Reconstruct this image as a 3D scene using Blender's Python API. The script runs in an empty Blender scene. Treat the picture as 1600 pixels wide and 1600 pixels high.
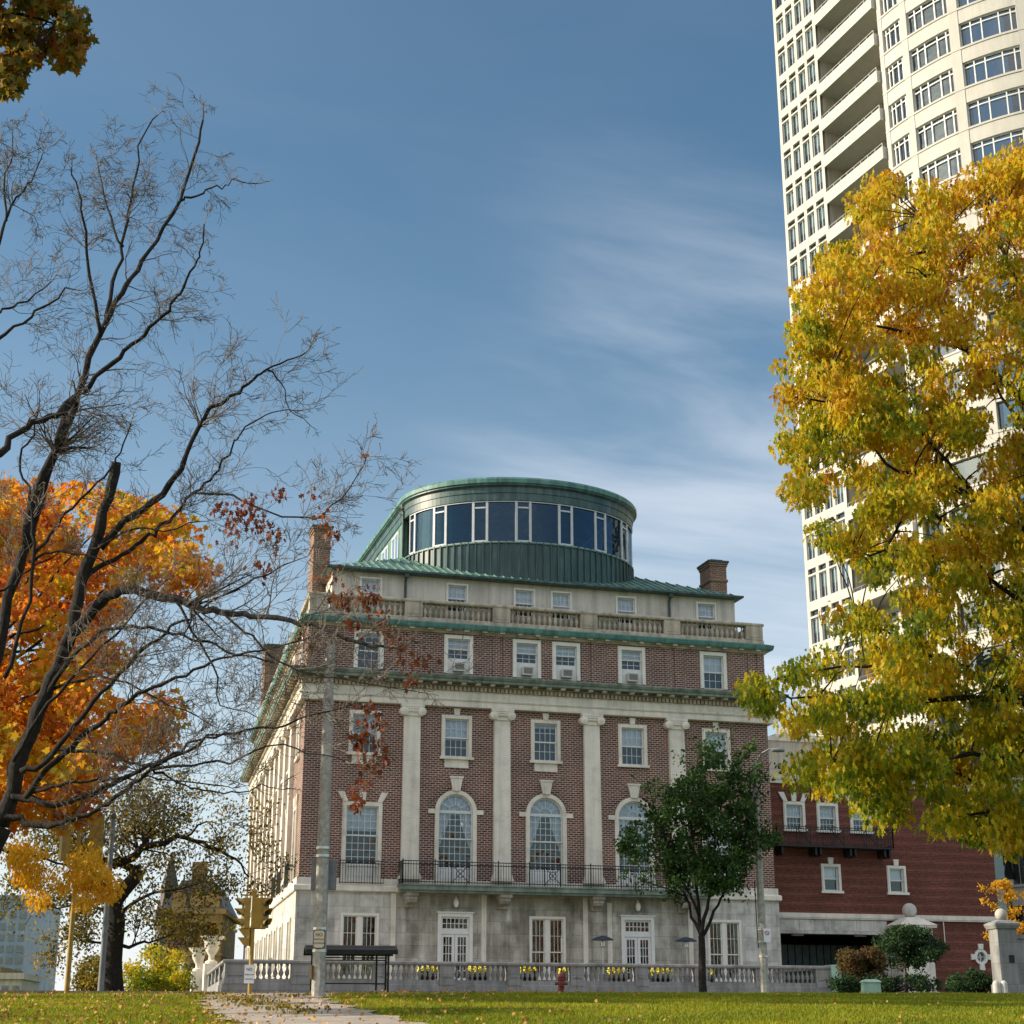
import bpy, math, random
import numpy as np
from mathutils import Vector, Matrix
R = math.radians
random.seed(7); RNG = np.random.default_rng(7)

# ---------------------------------------------------------------- camera, sky, sun, exposure
scene = bpy.context.scene
col = scene.collection
CAM = Vector((-12.7, -83.0, 1.6)); PITCH = R(17.77); YAW = R(16.1); FPX = 2512.0
cd = bpy.data.cameras.new("camera"); cam = bpy.data.objects.new("camera", cd); col.objects.link(cam)
cam.location = CAM; cam.rotation_euler = (R(90) + PITCH, 0, -YAW)
cd.sensor_width = 36; cd.lens = 36 * FPX / 1600; cd.clip_end = 3000
scene.camera = cam
SUN_AZ = R(14); SUN_EL = R(23)                      # azimuth measured from -X towards +Y
to_sun = Vector((-math.cos(SUN_AZ) * math.cos(SUN_EL), math.sin(SUN_AZ) * math.cos(SUN_EL), math.sin(SUN_EL)))
sd = bpy.data.lights.new("sun", 'SUN'); sd.energy = 4.7; sd.angle = R(0.5); sd.color = (1, .86, .66)
sun = bpy.data.objects.new("sun", sd); col.objects.link(sun)
sun.rotation_euler = to_sun.to_track_quat('Z', 'Y').to_euler(); sun.location = (0, 0, 60)
world = bpy.data.worlds.new("World"); scene.world = world; world.use_nodes = True
def build_world():
    nt = world.node_tree; nd = nt.nodes; lk = nt.links; nd.clear()
    out = nd.new('ShaderNodeOutputWorld'); bg = nd.new('ShaderNodeBackground'); bg.inputs[1].default_value = 0.12
    sky = nd.new('ShaderNodeTexSky'); sky.sky_type = 'NISHITA'; sky.sun_disc = False
    sky.sun_elevation = SUN_EL; sky.sun_rotation = math.atan2(to_sun.x, to_sun.y) % (2 * math.pi)
    sky.air_density = 1.0; sky.dust_density = 1.2; sky.ozone_density = 1.6
    tc = nd.new('ShaderNodeTexCoord')
    sep = nd.new('ShaderNodeSeparateXYZ'); lk.new(tc.outputs['Generated'], sep.inputs[0])
    zz = nd.new('ShaderNodeMath'); zz.operation = 'ADD'; zz.inputs[1].default_value = .12; lk.new(sep.outputs[2], zz.inputs[0])
    zm = nd.new('ShaderNodeMath'); zm.operation = 'MAXIMUM'; zm.inputs[1].default_value = .05; lk.new(zz.outputs[0], zm.inputs[0])
    cx = nd.new('ShaderNodeMath'); cx.operation = 'DIVIDE'; lk.new(sep.outputs[0], cx.inputs[0]); lk.new(zm.outputs[0], cx.inputs[1])
    cy = nd.new('ShaderNodeMath'); cy.operation = 'DIVIDE'; lk.new(sep.outputs[1], cy.inputs[0]); lk.new(zm.outputs[0], cy.inputs[1])
    cmb = nd.new('ShaderNodeCombineXYZ'); lk.new(cx.outputs[0], cmb.inputs[0]); lk.new(cy.outputs[0], cmb.inputs[1])
    mp = nd.new('ShaderNodeMapping'); mp.inputs['Rotation'].default_value = (0, 0, R(35)); mp.inputs['Scale'].default_value = (.9, 2.6, 1)
    mp.inputs['Location'].default_value = (3.1, .4, 0)
    lk.new(cmb.outputs[0], mp.inputs[0])
    n1 = nd.new('ShaderNodeTexNoise'); n1.inputs['Scale'].default_value = 1.1; n1.inputs['Detail'].default_value = 6; n1.inputs['Roughness'].default_value = .55; n1.inputs['Distortion'].default_value = .5
    lk.new(mp.outputs[0], n1.inputs['Vector'])
    r1 = nd.new('ShaderNodeValToRGB'); r1.color_ramp.elements[0].position = .36; r1.color_ramp.elements[1].position = .72
    r1.color_ramp.interpolation = 'EASE'; lk.new(n1.outputs[0], r1.inputs[0])
    # the thin bank of cirrus low to the right of the dome and the veil of the horizon
    hz = nd.new('ShaderNodeMapRange'); hz.inputs['From Min'].default_value = .02; hz.inputs['From Max'].default_value = .52
    hz.inputs['To Min'].default_value = 1; hz.inputs['To Max'].default_value = .0; lk.new(sep.outputs[2], hz.inputs[0])
    hp = nd.new('ShaderNodeMath'); hp.operation = 'POWER'; hp.inputs[1].default_value = 2.3; lk.new(hz.outputs[0], hp.inputs[0])
    fb = nd.new('ShaderNodeMapRange'); fb.inputs['From Min'].default_value = -.4; fb.inputs['From Max'].default_value = .3; fb.inputs['To Min'].default_value = .22; fb.inputs['To Max'].default_value = .70; lk.new(sep.outputs[1], fb.inputs[0])
    veil = nd.new('ShaderNodeMath'); veil.operation = 'MULTIPLY'; lk.new(fb.outputs[0], veil.inputs[1]); lk.new(hp.outputs[0], veil.inputs[0])
    def spot(d, lo, hi, amp):
        dp = nd.new('ShaderNodeVectorMath'); dp.operation = 'DOT_PRODUCT'; lk.new(tc.outputs['Generated'], dp.inputs[0]); dp.inputs[1].default_value = Vector(d).normalized()
        mr = nd.new('ShaderNodeMapRange'); mr.interpolation_type = 'SMOOTHSTEP'; mr.inputs['From Min'].default_value = lo; mr.inputs['From Max'].default_value = hi; mr.inputs['To Max'].default_value = amp; lk.new(dp.outputs['Value'], mr.inputs[0]); return mr.outputs[0]
    def plus(a, b_, op='ADD'):
        m_ = nd.new('ShaderNodeMath'); m_.operation = op; m_.use_clamp = True
        for i_, v_ in ((0, a), (1, b_)):
            if hasattr(v_, 'links'): lk.new(v_, m_.inputs[i_])
            else: m_.inputs[i_].default_value = v_
        return m_.outputs[0]
    s1 = spot((.400, .872, .285), .972, .9985, .50)      # bank of cirrus right of the lounge
    s2 = spot((.375, .815, .445), .985, .9992, .12)      # fainter veil above it
    msk = plus(plus(plus(s1, s2), .04), r1.outputs[0], 'MULTIPLY')
    cl = nd.new('ShaderNodeMath'); cl.operation = 'MULTIPLY'; cl.inputs[1].default_value = .62; lk.new(msk, cl.inputs[0])
    back = spot((-.10, -.45, .89), .48, .90, 1.0)        # bright patch added to the unseen sky behind the viewer, fill for the facade
    back2 = plus(back, plus(r1.outputs[0], .7), 'MULTIPLY')
    add = nd.new('ShaderNodeMath'); add.operation = 'ADD'; add.use_clamp = True; lk.new(veil.outputs[0], add.inputs[0]); lk.new(plus(cl.outputs[0], back2), add.inputs[1])
    mix = nd.new('ShaderNodeMix'); mix.data_type = 'RGBA'; lk.new(add.outputs[0], mix.inputs[0])
    hs = nd.new('ShaderNodeHueSaturation'); hs.inputs['Saturation'].default_value = 1.07; hs.inputs['Value'].default_value = .80; tn_ = nd.new('ShaderNodeMix'); tn_.data_type = 'RGBA'; tn_.blend_type = 'MULTIPLY'; tn_.inputs[0].default_value = 1; tn_.inputs[7].default_value = (.88, 1.03, 1.0, 1); lk.new(sky.outputs[0], tn_.inputs[6]); lk.new(tn_.outputs[2], hs.inputs['Color']); lk.new(hs.outputs[0], mix.inputs[6]); mix.inputs[7].default_value = (6.4, 6.5, 6.9, 1)
    lk.new(mix.outputs[2], bg.inputs[0]); lk.new(bg.outputs[0], out.inputs[0])
build_world()
vs = scene.view_settings; scene.display_settings.display_device = 'sRGB'
vs.view_transform = 'Standard'; vs.look = 'None'; vs.gamma = 1; vs.use_curve_mapping = False; vs.exposure = 0.58
scene.render.resolution_x = scene.render.resolution_y = 1024

# ---------------------------------------------------------------- measuring helpers
_fw = Vector((math.sin(YAW) * math.cos(PITCH), math.cos(YAW) * math.cos(PITCH), math.sin(PITCH)))
_rt = Vector((math.cos(YAW), -math.sin(YAW), 0)); _up = _rt.cross(_fw)
_fh = Vector((math.sin(YAW), math.cos(YAW), 0))
def at(px, py, D):
    """world point seen at photo pixel (px,py) at forward distance D"""
    r = _fw * FPX + _rt * (px - 800) + _up * (800 - py)
    return CAM + r * (D / r.dot(_fh))
def gz(x, y):
    """height of the ground: a lawn that climbs to the level of the street"""
    s = (Vector((x, y, 0)) - Vector((CAM.x, CAM.y, 0)))
    D = s.dot(_fh); L = s.dot(_rt)
    k = 1 / (1 + math.exp((L + 4.5) / 2.0))
    top = 2.95 - .03 * k
    z = .0492 * D
    m = .12 * math.sin(L * .23 + 1.3) * max(0, min(1, (D - 20) / 20)) * max(0, min(1, (62 - D) / 12)) * .5
    w = 1.2
    z = -w * .25 * math.log(math.exp(-z / (w * .25)) + math.exp(-top / (w * .25))) if z < 9 else top
    return z + m

# ---------------------------------------------------------------- materials
MATS = {}
def newmat(name):
    m = bpy.data.materials.new(name); m.use_nodes = True
    nt = m.node_tree; b = nt.nodes['Principled BSDF']; MATS[name] = m
    return m, nt.nodes, nt.links, b
def facecoord(nd, lk):
    """(along the wall, height) for vertical walls, from world position"""
    g = nd.new('ShaderNodeNewGeometry'); s = nd.new('ShaderNodeSeparateXYZ'); lk.new(g.outputs['Position'], s.inputs[0])
    n = nd.new('ShaderNodeSeparateXYZ'); lk.new(g.outputs['True Normal'], n.inputs[0])
    a = nd.new('ShaderNodeMath'); a.operation = 'ABSOLUTE'; lk.new(n.outputs[0], a.inputs[0])
    t = nd.new('ShaderNodeMath'); t.operation = 'GREATER_THAN'; t.inputs[1].default_value = .71; lk.new(a.outputs[0], t.inputs[0])
    mx = nd.new('ShaderNodeMix'); mx.data_type = 'FLOAT'; lk.new(t.outputs[0], mx.inputs[0]); lk.new(s.outputs[0], mx.inputs[2]); lk.new(s.outputs[1], mx.inputs[3])
    c = nd.new('ShaderNodeCombineXYZ'); lk.new(mx.outputs[0], c.inputs[0]); lk.new(s.outputs[2], c.inputs[1])
    return c.outputs[0], g
def noise(nd, lk, vec, scale, detail=4, rough=.55):
    n = nd.new('ShaderNodeTexNoise'); n.inputs['Scale'].default_value = scale; n.inputs['Detail'].default_value = detail
    n.inputs['Roughness'].default_value = rough
    if vec is not None: lk.new(vec, n.inputs['Vector'])
    return n.outputs[0]
def ramp(nd, lk, fac, stops):
    r = nd.new('ShaderNodeValToRGB'); e = r.color_ramp.elements
    while len(e) < len(stops): e.new(.5)
    for i, (p, c) in enumerate(stops): e[i].position = p; e[i].color = (*c, 1)
    lk.new(fac, r.inputs[0]); return r.outputs[0]
def mixc(nd, lk, fac, a, b, mode='MIX'):
    m = nd.new('ShaderNodeMix'); m.data_type = 'RGBA'; m.blend_type = mode
    for i, v in ((0, fac), (6, a), (7, b)):
        if hasattr(v, 'links'): lk.new(v, m.inputs[i])
        elif i == 0: m.inputs[0].default_value = v
        else: m.inputs[i].default_value = (*v, 1)
    return m.outputs[2]
def bump(nd, lk, b, h, strength, dist=.02):
    bm = nd.new('ShaderNodeBump'); bm.inputs['Strength'].default_value = strength; bm.inputs['Distance'].default_value = dist
    lk.new(h, bm.inputs['Height']); lk.new(bm.outputs[0], b.inputs['Normal'])
def scaled(nd, lk, vec, s):
    m = nd.new('ShaderNodeMapping'); m.inputs['Scale'].default_value = s; lk.new(vec, m.inputs[0]); return m.outputs[0]

def plain(name, c, rough=.6, metal=0, var=.25, scale=3.0, spec=.4, ridge=0):
    m, nd, lk, b = newmat(name)
    g = nd.new('ShaderNodeNewGeometry')
    f = noise(nd, lk, g.outputs['Position'], scale, 5)
    colr = ramp(nd, lk, f, [(.3, [v * (1 - var) for v in c]), (.7, [min(1, v * (1 + var)) for v in c])])
    lk.new(colr, b.inputs['Base Color']); b.inputs['Roughness'].default_value = rough; b.inputs['Metallic'].default_value = metal
    b.inputs['Specular IOR Level'].default_value = spec
    if ridge: bump(nd, lk, b, noise(nd, lk, scaled(nd, lk, g.outputs['Position'], (22, 22, 5)), 1, 5, .7), 1.0, ridge)
    return m
def brick(name, c1, c2, mortar, bw, bh, ms, tone, band=0.0):
    m, nd, lk, b = newmat(name); v, g = facecoord(nd, lk)
    t = nd.new('ShaderNodeTexBrick'); lk.new(v, t.inputs['Vector'])
    t.inputs['Color1'].default_value = (*c1, 1); t.inputs['Color2'].default_value = (*c2, 1); t.inputs['Mortar'].default_value = (*mortar, 1)
    t.inputs['Scale'].default_value = 1; t.inputs['Brick Width'].default_value = bw; t.inputs['Row Height'].default_value = bh
    t.inputs['Mortar Size'].default_value = ms; t.inputs['Mortar Smooth'].default_value = .2; t.inputs['Bias'].default_value = -.1
    f = noise(nd, lk, g.outputs['Position'], .5, 6, .6)
    tn = ramp(nd, lk, f, [(.3, (tone, tone, tone)), (.7, (1.15, 1.1, 1.08))])
    c = mixc(nd, lk, 1.0, t.outputs[0], tn, 'MULTIPLY')
    f2 = noise(nd, lk, scaled(nd, lk, v, (4.5, 9, 1)), 1, 2)
    c = mixc(nd, lk, .5, c, ramp(nd, lk, f2, [(.3, (.5, .5, .52)), (.7, (1.35, 1.25, 1.2))]), 'MULTIPLY')
    if band:
        w = nd.new('ShaderNodeTexWave'); w.wave_type = 'BANDS'; w.bands_direction = 'Y'; w.inputs['Scale'].default_value = band
        w.inputs['Distortion'].default_value = .3; lk.new(v, w.inputs[0])
        c = mixc(nd, lk, .55, c, ramp(nd, lk, w.outputs[1], [(0.0, (.75, .75, .75)), (.8, (1, 1, 1)), (.97, (1.5, 1.4, 1.35))]), 'MULTIPLY')
    lk.new(c, b.inputs['Base Color']); b.inputs['Roughness'].default_value = .85; b.inputs['Specular IOR Level'].default_value = .2
    bump(nd, lk, b, t.outputs[1], -.4, .02); return m
def stone(name, c, bw, bh, joint=.75, stain=.5, streak=.4, blockvar=.1, grime=None):
    m, nd, lk, b = newmat(name); v, g = facecoord(nd, lk)
    t = nd.new('ShaderNodeTexBrick'); lk.new(v, t.inputs['Vector'])
    a = 1 - blockvar; z = 1 + blockvar
    t.inputs['Color1'].default_value = (a, a, a, 1); t.inputs['Color2'].default_value = (z, z, z, 1); t.inputs['Mortar'].default_value = (joint, joint, joint, 1)
    t.inputs['Scale'].default_value = 1; t.inputs['Brick Width'].default_value = bw; t.inputs['Row Height'].default_value = bh
    t.inputs['Mortar Size'].default_value = .014; t.inputs['Mortar Smooth'].default_value = .4
    base = mixc(nd, lk, 1.0, c, t.outputs[0], 'MULTIPLY')
    f = noise(nd, lk, g.outputs['Position'], 1.1, 7, .62)
    base = mixc(nd, lk, stain, base, ramp(nd, lk, f, [(.28, (.38, .38, .36)), (.5, (.95, .95, .93)), (.75, (1.25, 1.22, 1.18))]), 'MULTIPLY')
    st = noise(nd, lk, scaled(nd, lk, g.outputs['Position'], (2.2, 2.2, .12)), 1.4, 5, .6)
    base = mixc(nd, lk, streak, base, ramp(nd, lk, st, [(.36, (.42, .42, .41)), (.52, (1, 1, 1)), (.68, (1.3, 1.3, 1.28))]), 'MULTIPLY')
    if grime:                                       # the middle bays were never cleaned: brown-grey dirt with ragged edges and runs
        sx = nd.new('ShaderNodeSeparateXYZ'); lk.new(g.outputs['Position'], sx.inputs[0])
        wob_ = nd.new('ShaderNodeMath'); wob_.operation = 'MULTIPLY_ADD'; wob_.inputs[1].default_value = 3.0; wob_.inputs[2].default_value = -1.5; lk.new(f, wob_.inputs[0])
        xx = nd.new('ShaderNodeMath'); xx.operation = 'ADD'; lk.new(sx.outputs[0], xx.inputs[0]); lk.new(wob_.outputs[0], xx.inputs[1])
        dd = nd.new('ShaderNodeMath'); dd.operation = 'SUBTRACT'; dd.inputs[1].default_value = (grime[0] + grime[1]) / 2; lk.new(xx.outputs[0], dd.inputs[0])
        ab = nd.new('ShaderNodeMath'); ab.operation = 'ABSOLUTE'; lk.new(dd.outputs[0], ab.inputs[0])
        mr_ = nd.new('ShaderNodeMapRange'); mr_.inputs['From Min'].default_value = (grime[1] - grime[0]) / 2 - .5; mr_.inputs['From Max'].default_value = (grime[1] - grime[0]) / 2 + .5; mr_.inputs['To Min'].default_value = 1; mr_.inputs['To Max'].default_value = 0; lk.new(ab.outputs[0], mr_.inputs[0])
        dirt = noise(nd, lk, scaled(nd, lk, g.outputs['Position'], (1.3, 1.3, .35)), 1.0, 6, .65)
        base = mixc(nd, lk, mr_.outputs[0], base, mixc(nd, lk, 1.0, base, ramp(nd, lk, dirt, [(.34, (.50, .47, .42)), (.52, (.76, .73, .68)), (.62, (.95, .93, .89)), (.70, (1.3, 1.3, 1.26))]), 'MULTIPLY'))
    fine = noise(nd, lk, g.outputs['Position'], 14, 3)
    base = mixc(nd, lk, .35, base, ramp(nd, lk, fine, [(.3, (.8, .8, .8)), (.7, (1.15, 1.15, 1.15))]), 'MULTIPLY')
    lk.new(base, b.inputs['Base Color']); b.inputs['Roughness'].default_value = .85; b.inputs['Specular IOR Level'].default_value = .2
    bump(nd, lk, b, fine, .25, .02); return m
def copper(name, lo, mid, hi, rough=.55):
    m, nd, lk, b = newmat(name); g = nd.new('ShaderNodeNewGeometry')
    f = noise(nd, lk, scaled(nd, lk, g.outputs['Position'], (1.5, 1.5, .22)), 1.8, 7, .68)
    c = ramp(nd, lk, f, [(.28, lo), (.5, mid), (.74, hi)])
    lk.new(c, b.inputs['Base Color']); b.inputs['Roughness'].default_value = rough; b.inputs['Specular IOR Level'].default_value = .5
    return m
def glass(name, tint, refl=.35, rough=.02, wob=.004, coat=(.95, .97, 1)):
    m, nd, lk, b = newmat(name); out = nd['Material Output']
    gl = nd.new('ShaderNodeBsdfGlossy'); gl.inputs['Color'].default_value = (*coat, 1); gl.inputs['Roughness'].default_value = rough
    tr = nd.new('ShaderNodeBsdfTransparent'); tr.inputs['Color'].default_value = (*tint, 1)
    fr = nd.new('ShaderNodeFresnel'); fr.inputs['IOR'].default_value = 1.5
    ad = nd.new('ShaderNodeMath'); ad.operation = 'ADD'; ad.inputs[1].default_value = refl; ad.use_clamp = True; lk.new(fr.outputs[0], ad.inputs[0])
    mx = nd.new('ShaderNodeMixShader'); lk.new(ad.outputs[0], mx.inputs[0]); lk.new(tr.outputs[0], mx.inputs[1]); lk.new(gl.outputs[0], mx.inputs[2])
    g = nd.new('ShaderNodeNewGeometry')
    f = noise(nd, lk, g.outputs['Position'], 1.3, 2)
    bm = nd.new('ShaderNodeBump'); bm.inputs['Strength'].default_value = .5; bm.inputs['Distance'].default_value = wob * 10; lk.new(f, bm.inputs['Height'])
    lk.new(bm.outputs[0], gl.inputs['Normal']); lk.new(mx.outputs[0], out.inputs[0])
    nd.remove(b); return m
def leafmat(name, stops, transl=.5, nscale=.6, rnd=.45, rough=.6, grad=None):
    """leaf colour differs from leaf to leaf and from bough to bough; light passes through"""
    m, nd, lk, b = newmat(name); out = nd['Material Output']
    g = nd.new('ShaderNodeNewGeometry')
    f = noise(nd, lk, g.outputs['Position'], nscale, 3, .5)
    a = nd.new('ShaderNodeMath'); a.operation = 'MULTIPLY_ADD'; a.inputs[1].default_value = rnd; a.inputs[2].default_value = -rnd * .5; lk.new(g.outputs['Random Per Island'], a.inputs[0])
    s = nd.new('ShaderNodeMath'); s.operation = 'ADD'; lk.new(f, s.inputs[0]); lk.new(a.outputs[0], s.inputs[1])
    if grad:                                        # boughs high in the crown have turned further
        sp = nd.new('ShaderNodeSeparateXYZ'); lk.new(g.outputs['Position'], sp.inputs[0]); gr = nd.new('ShaderNodeMapRange')
        for k_, v_ in zip(('From Min', 'From Max', 'To Min', 'To Max'), grad): gr.inputs[k_].default_value = v_
        lk.new(sp.outputs[2], gr.inputs[0]); s2 = nd.new('ShaderNodeMath'); s2.operation = 'ADD'; lk.new(s.outputs[0], s2.inputs[0]); lk.new(gr.outputs[0], s2.inputs[1]); s = s2
    c = ramp(nd, lk, s.outputs[0], stops)
    d = nd.new('ShaderNodeBsdfPrincipled'); d.inputs['Roughness'].default_value = rough; d.inputs['Specular IOR Level'].default_value = .25; lk.new(c, d.inputs['Base Color'])
    t = nd.new('ShaderNodeBsdfTranslucent'); lk.new(mixc(nd, lk, 1.0, c, (1.25, 1.1, .7), 'MULTIPLY'), t.inputs['Color'])
    mx = nd.new('ShaderNodeMixShader'); mx.inputs[0].default_value = transl; lk.new(d.outputs[0], mx.inputs[1]); lk.new(t.outputs[0], mx.inputs[2])
    lk.new(mx.outputs[0], out.inputs[0]); nd.remove(b); return m

brick('brick', (.165, .056, .042), (.070, .030, .029), (.43, .37, .32), .30, .115, .022, .72)
brick('annex_brick', (.16, .052, .036), (.11, .036, .027), (.19, .10, .08), .24, .09, .012, .8, band=.62)
brick('chimney_brick', (.22, .12, .08), (.13, .07, .05), (.30, .25, .2), .30, .115, .02, .8)
stone('limestone', (.73, .68, .60), 1.5, 3.0, .85, .4, .22, .05)
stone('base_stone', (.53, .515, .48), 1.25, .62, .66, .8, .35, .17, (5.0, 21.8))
stone('wall_stone', (.27, .27, .275), 1.7, .8, .7, .55, .4, .1)
stone('stucco', (.56, .52, .46), 3.3, 9, .85, .3, .35, .03)
stone('parapet_stone', (.46, .40, .32), 3, 3, .9, .6, .5, .06)
stone('concrete', (.42, .40, .36), 9, 9, 1, .4, .5, .02)
stone('tower_stone', (.49, .475, .435), 1.3, .84, .93, .12, .1, .02)
stone('siding', (.52, .47, .38), .45, 30, .8, .2, .3, .04)
stone('mansion_stone', (.26, .19, .085), .9, .4, .75, .6, .3, .12)
stone('church_stone', (.14, .125, .12), .9, .5, .8, .5, .3, .12)
copper('copper_roof', (.04, .09, .078), (.09, .185, .15), (.24, .34, .27), .5)
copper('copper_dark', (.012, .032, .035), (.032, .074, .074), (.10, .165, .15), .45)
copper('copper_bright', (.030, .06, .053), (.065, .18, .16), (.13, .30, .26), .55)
copper('copper_cornice', (.06, .075, .06), (.15, .195, .16), (.26, .31, .26), .6)
plain('white_paint', (.72, .72, .70), .5, var=.06)
plain('cream_paint', (.72, .70, .63), .55, var=.08)
plain('sash_paint', (.66, .67, .66), .45, var=.05)
plain('lounge_paint', (.52, .54, .56), .45, var=.08)
plain('iron', (.018, .018, .02), .5, var=.3)
plain('downpipe', (.035, .06, .055), .5, var=.4)
plain('blind', (.82, .84, .86), .8, var=.06)
plain('curtain', (.74, .78, .82), .9, var=.2, scale=6)
plain('plastic_grey', (.50, .48, .43), .6, var=.12)
plain('dark_void', (.012, .013, .014), .9, var=.3)
plain('room_dark', (.03, .028, .026), .9, var=.5)
plain('concrete_pole', (.34, .33, .30), .85, var=.3, scale=7)
plain('signal_yellow', (.36, .225, .04), .5, var=.2, scale=5)
plain('grey_metal', (.17, .18, .2), .5, var=.2)
plain('black_metal', (.012, .013, .016), .35, var=.3)
plain('sign_face', (.62, .54, .40), .55, var=.08)
plain('sign_white', (.75, .78, .84), .5, var=.05)
plain('sign_red', (.45, .05, .09), .5, var=.1)
plain('sign_black', (.01, .01, .01), .6, var=.1)
plain('hydrant_red', (.19, .032, .028), .45, var=.35, scale=9)
plain('box_green', (.30, .45, .36), .5, var=.12)
plain('pale_rock', (.5, .48, .45), .9, var=.2)
plain('flower_yellow', (.80, .68, .02), .6, var=.2, scale=12)
plain('pot_black', (.02, .02, .022), .5, var=.3)
plain('heater_blue', (.03, .045, .08), .35, var=.3)
plain('steel', (.6, .6, .58), .3, .8, .1)
plain('bark', (.021, .017, .015), .95, var=.7, scale=11, ridge=.05)
plain('bark_grey', (.13, .115, .10), .95, var=.45, scale=8)
plain('twig', (.145, .12, .10), .9, var=.35, scale=3)
plain('asphalt', (.05, .05, .052), .9, var=.25)
plain('slate', (.05, .052, .06), .6, var=.3)
plain('lens_white', (.85, .85, .82), .4, var=.03)
plain('awning', (.28, .29, .31), .6, var=.2)
glass('pane', (.86, .91, .95), .05)
glass('tower_glass', (.30, .38, .38), .10)
glass('rotunda_glass', (.14, .2, .25), .06, coat=(.40, .62, .85))
glass('clear_glass', (.85, .9, .9), .07, wob=.001)
glass('apartment_glass', (.2, .26, .3), .15)
leafmat('leaf_gold', [(.22, (.10, .16, .018)), (.37, (.22, .28, .016)), (.49, (.52, .45, .018)), (.63, (.56, .37, .016)), (.77, (.42, .19, .014)), (.92, (.24, .075, .012))], .5, 1.0, .30, .6, (3, 17, -.12, .11))
leafmat('leaf_orange', [(.22, (.34, .31, .02)), (.36, (.62, .40, .03)), (.50, (.66, .29, .025)), (.64, (.52, .15, .025)), (.84, (.30, .065, .02))], .52, .42)
leafmat('leaf_yellow', [(.25, (.50, .30, .02)), (.5, (.68, .42, .025)), (.8, (.60, .28, .02))], .5, .5)
leafmat('leaf_rust', [(.25, (.20, .06, .025)), (.5, (.14, .035, .018)), (.8, (.30, .10, .03))], .35, 1.5)
leafmat('leaf_green', [(.25, (.018, .046, .012)), (.5, (.032, .08, .016)), (.8, (.07, .135, .022))], .32, .9)
leafmat('leaf_holly', [(.25, (.012, .035, .014)), (.5, (.02, .055, .018)), (.8, (.05, .09, .022))], .2, 1.2)
leafmat('leaf_olive', [(.25, (.075, .075, .018)), (.5, (.16, .14, .022)), (.8, (.34, .24, .03))], .5, .3)
leafmat('leaf_bronze', [(.25, (.095, .055, .025)), (.5, (.13, .085, .032)), (.8, (.06, .06, .02))], .35, 1.5)
leafmat('leaf_fallen', [(.25, (.42, .24, .05)), (.5, (.34, .16, .04)), (.8, (.50, .33, .10))], .1, .8, .6)
leafmat('leaf_dark_autumn', [(.25, (.05, .075, .015)), (.45, (.13, .13, .018)), (.62, (.34, .2, .02)), (.85, (.26, .07, .015))], .4, 1.3)
leafmat('grass_blade', [(.25, (.13, .175, .010)), (.5, (.235, .27, .014)), (.8, (.38, .35, .028))], .45, .25, .5)
def grassground():
    m, nd, lk, b = newmat('lawn'); g = nd.new('ShaderNodeNewGeometry')
    f = noise(nd, lk, g.outputs['Position'], .7, 8, .7)
    f2 = noise(nd, lk, g.outputs['Position'], 12, 4, .7)
    c = ramp(nd, lk, f, [(.3, (.055, .085, .010)), (.55, (.09, .125, .014)), (.75, (.15, .155, .025))])
    c = mixc(nd, lk, .6, c, ramp(nd, lk, f2, [(.3, (.45, .5, .4)), (.7, (1.5, 1.45, 1.2))]), 'MULTIPLY')
    lk.new(c, b.inputs['Base Color']); b.inputs['Roughness'].default_value = .95; b.inputs['Specular IOR Level'].default_value = .1
    bump(nd, lk, b, f2, .8, .05)
grassground()
def pathmat():
    m, nd, lk, b = newmat('path_concrete'); g = nd.new('ShaderNodeNewGeometry')
    f = noise(nd, lk, g.outputs['Position'], 1.5, 8, .65); f2 = noise(nd, lk, g.outputs['Position'], 20, 3)
    c = ramp(nd, lk, f, [(.3, (.22, .18, .145)), (.5, (.33, .28, .23)), (.7, (.42, .365, .305))])
    c = mixc(nd, lk, .4, c, ramp(nd, lk, f2, [(.3, (.7, .7, .7)), (.7, (1.2, 1.2, 1.2))]), 'MULTIPLY')
    lk.new(c, b.inputs['Base Color']); b.inputs['Roughness'].default_value = .9; bump(nd, lk, b, f2, .4, .02)
pathmat()

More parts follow.
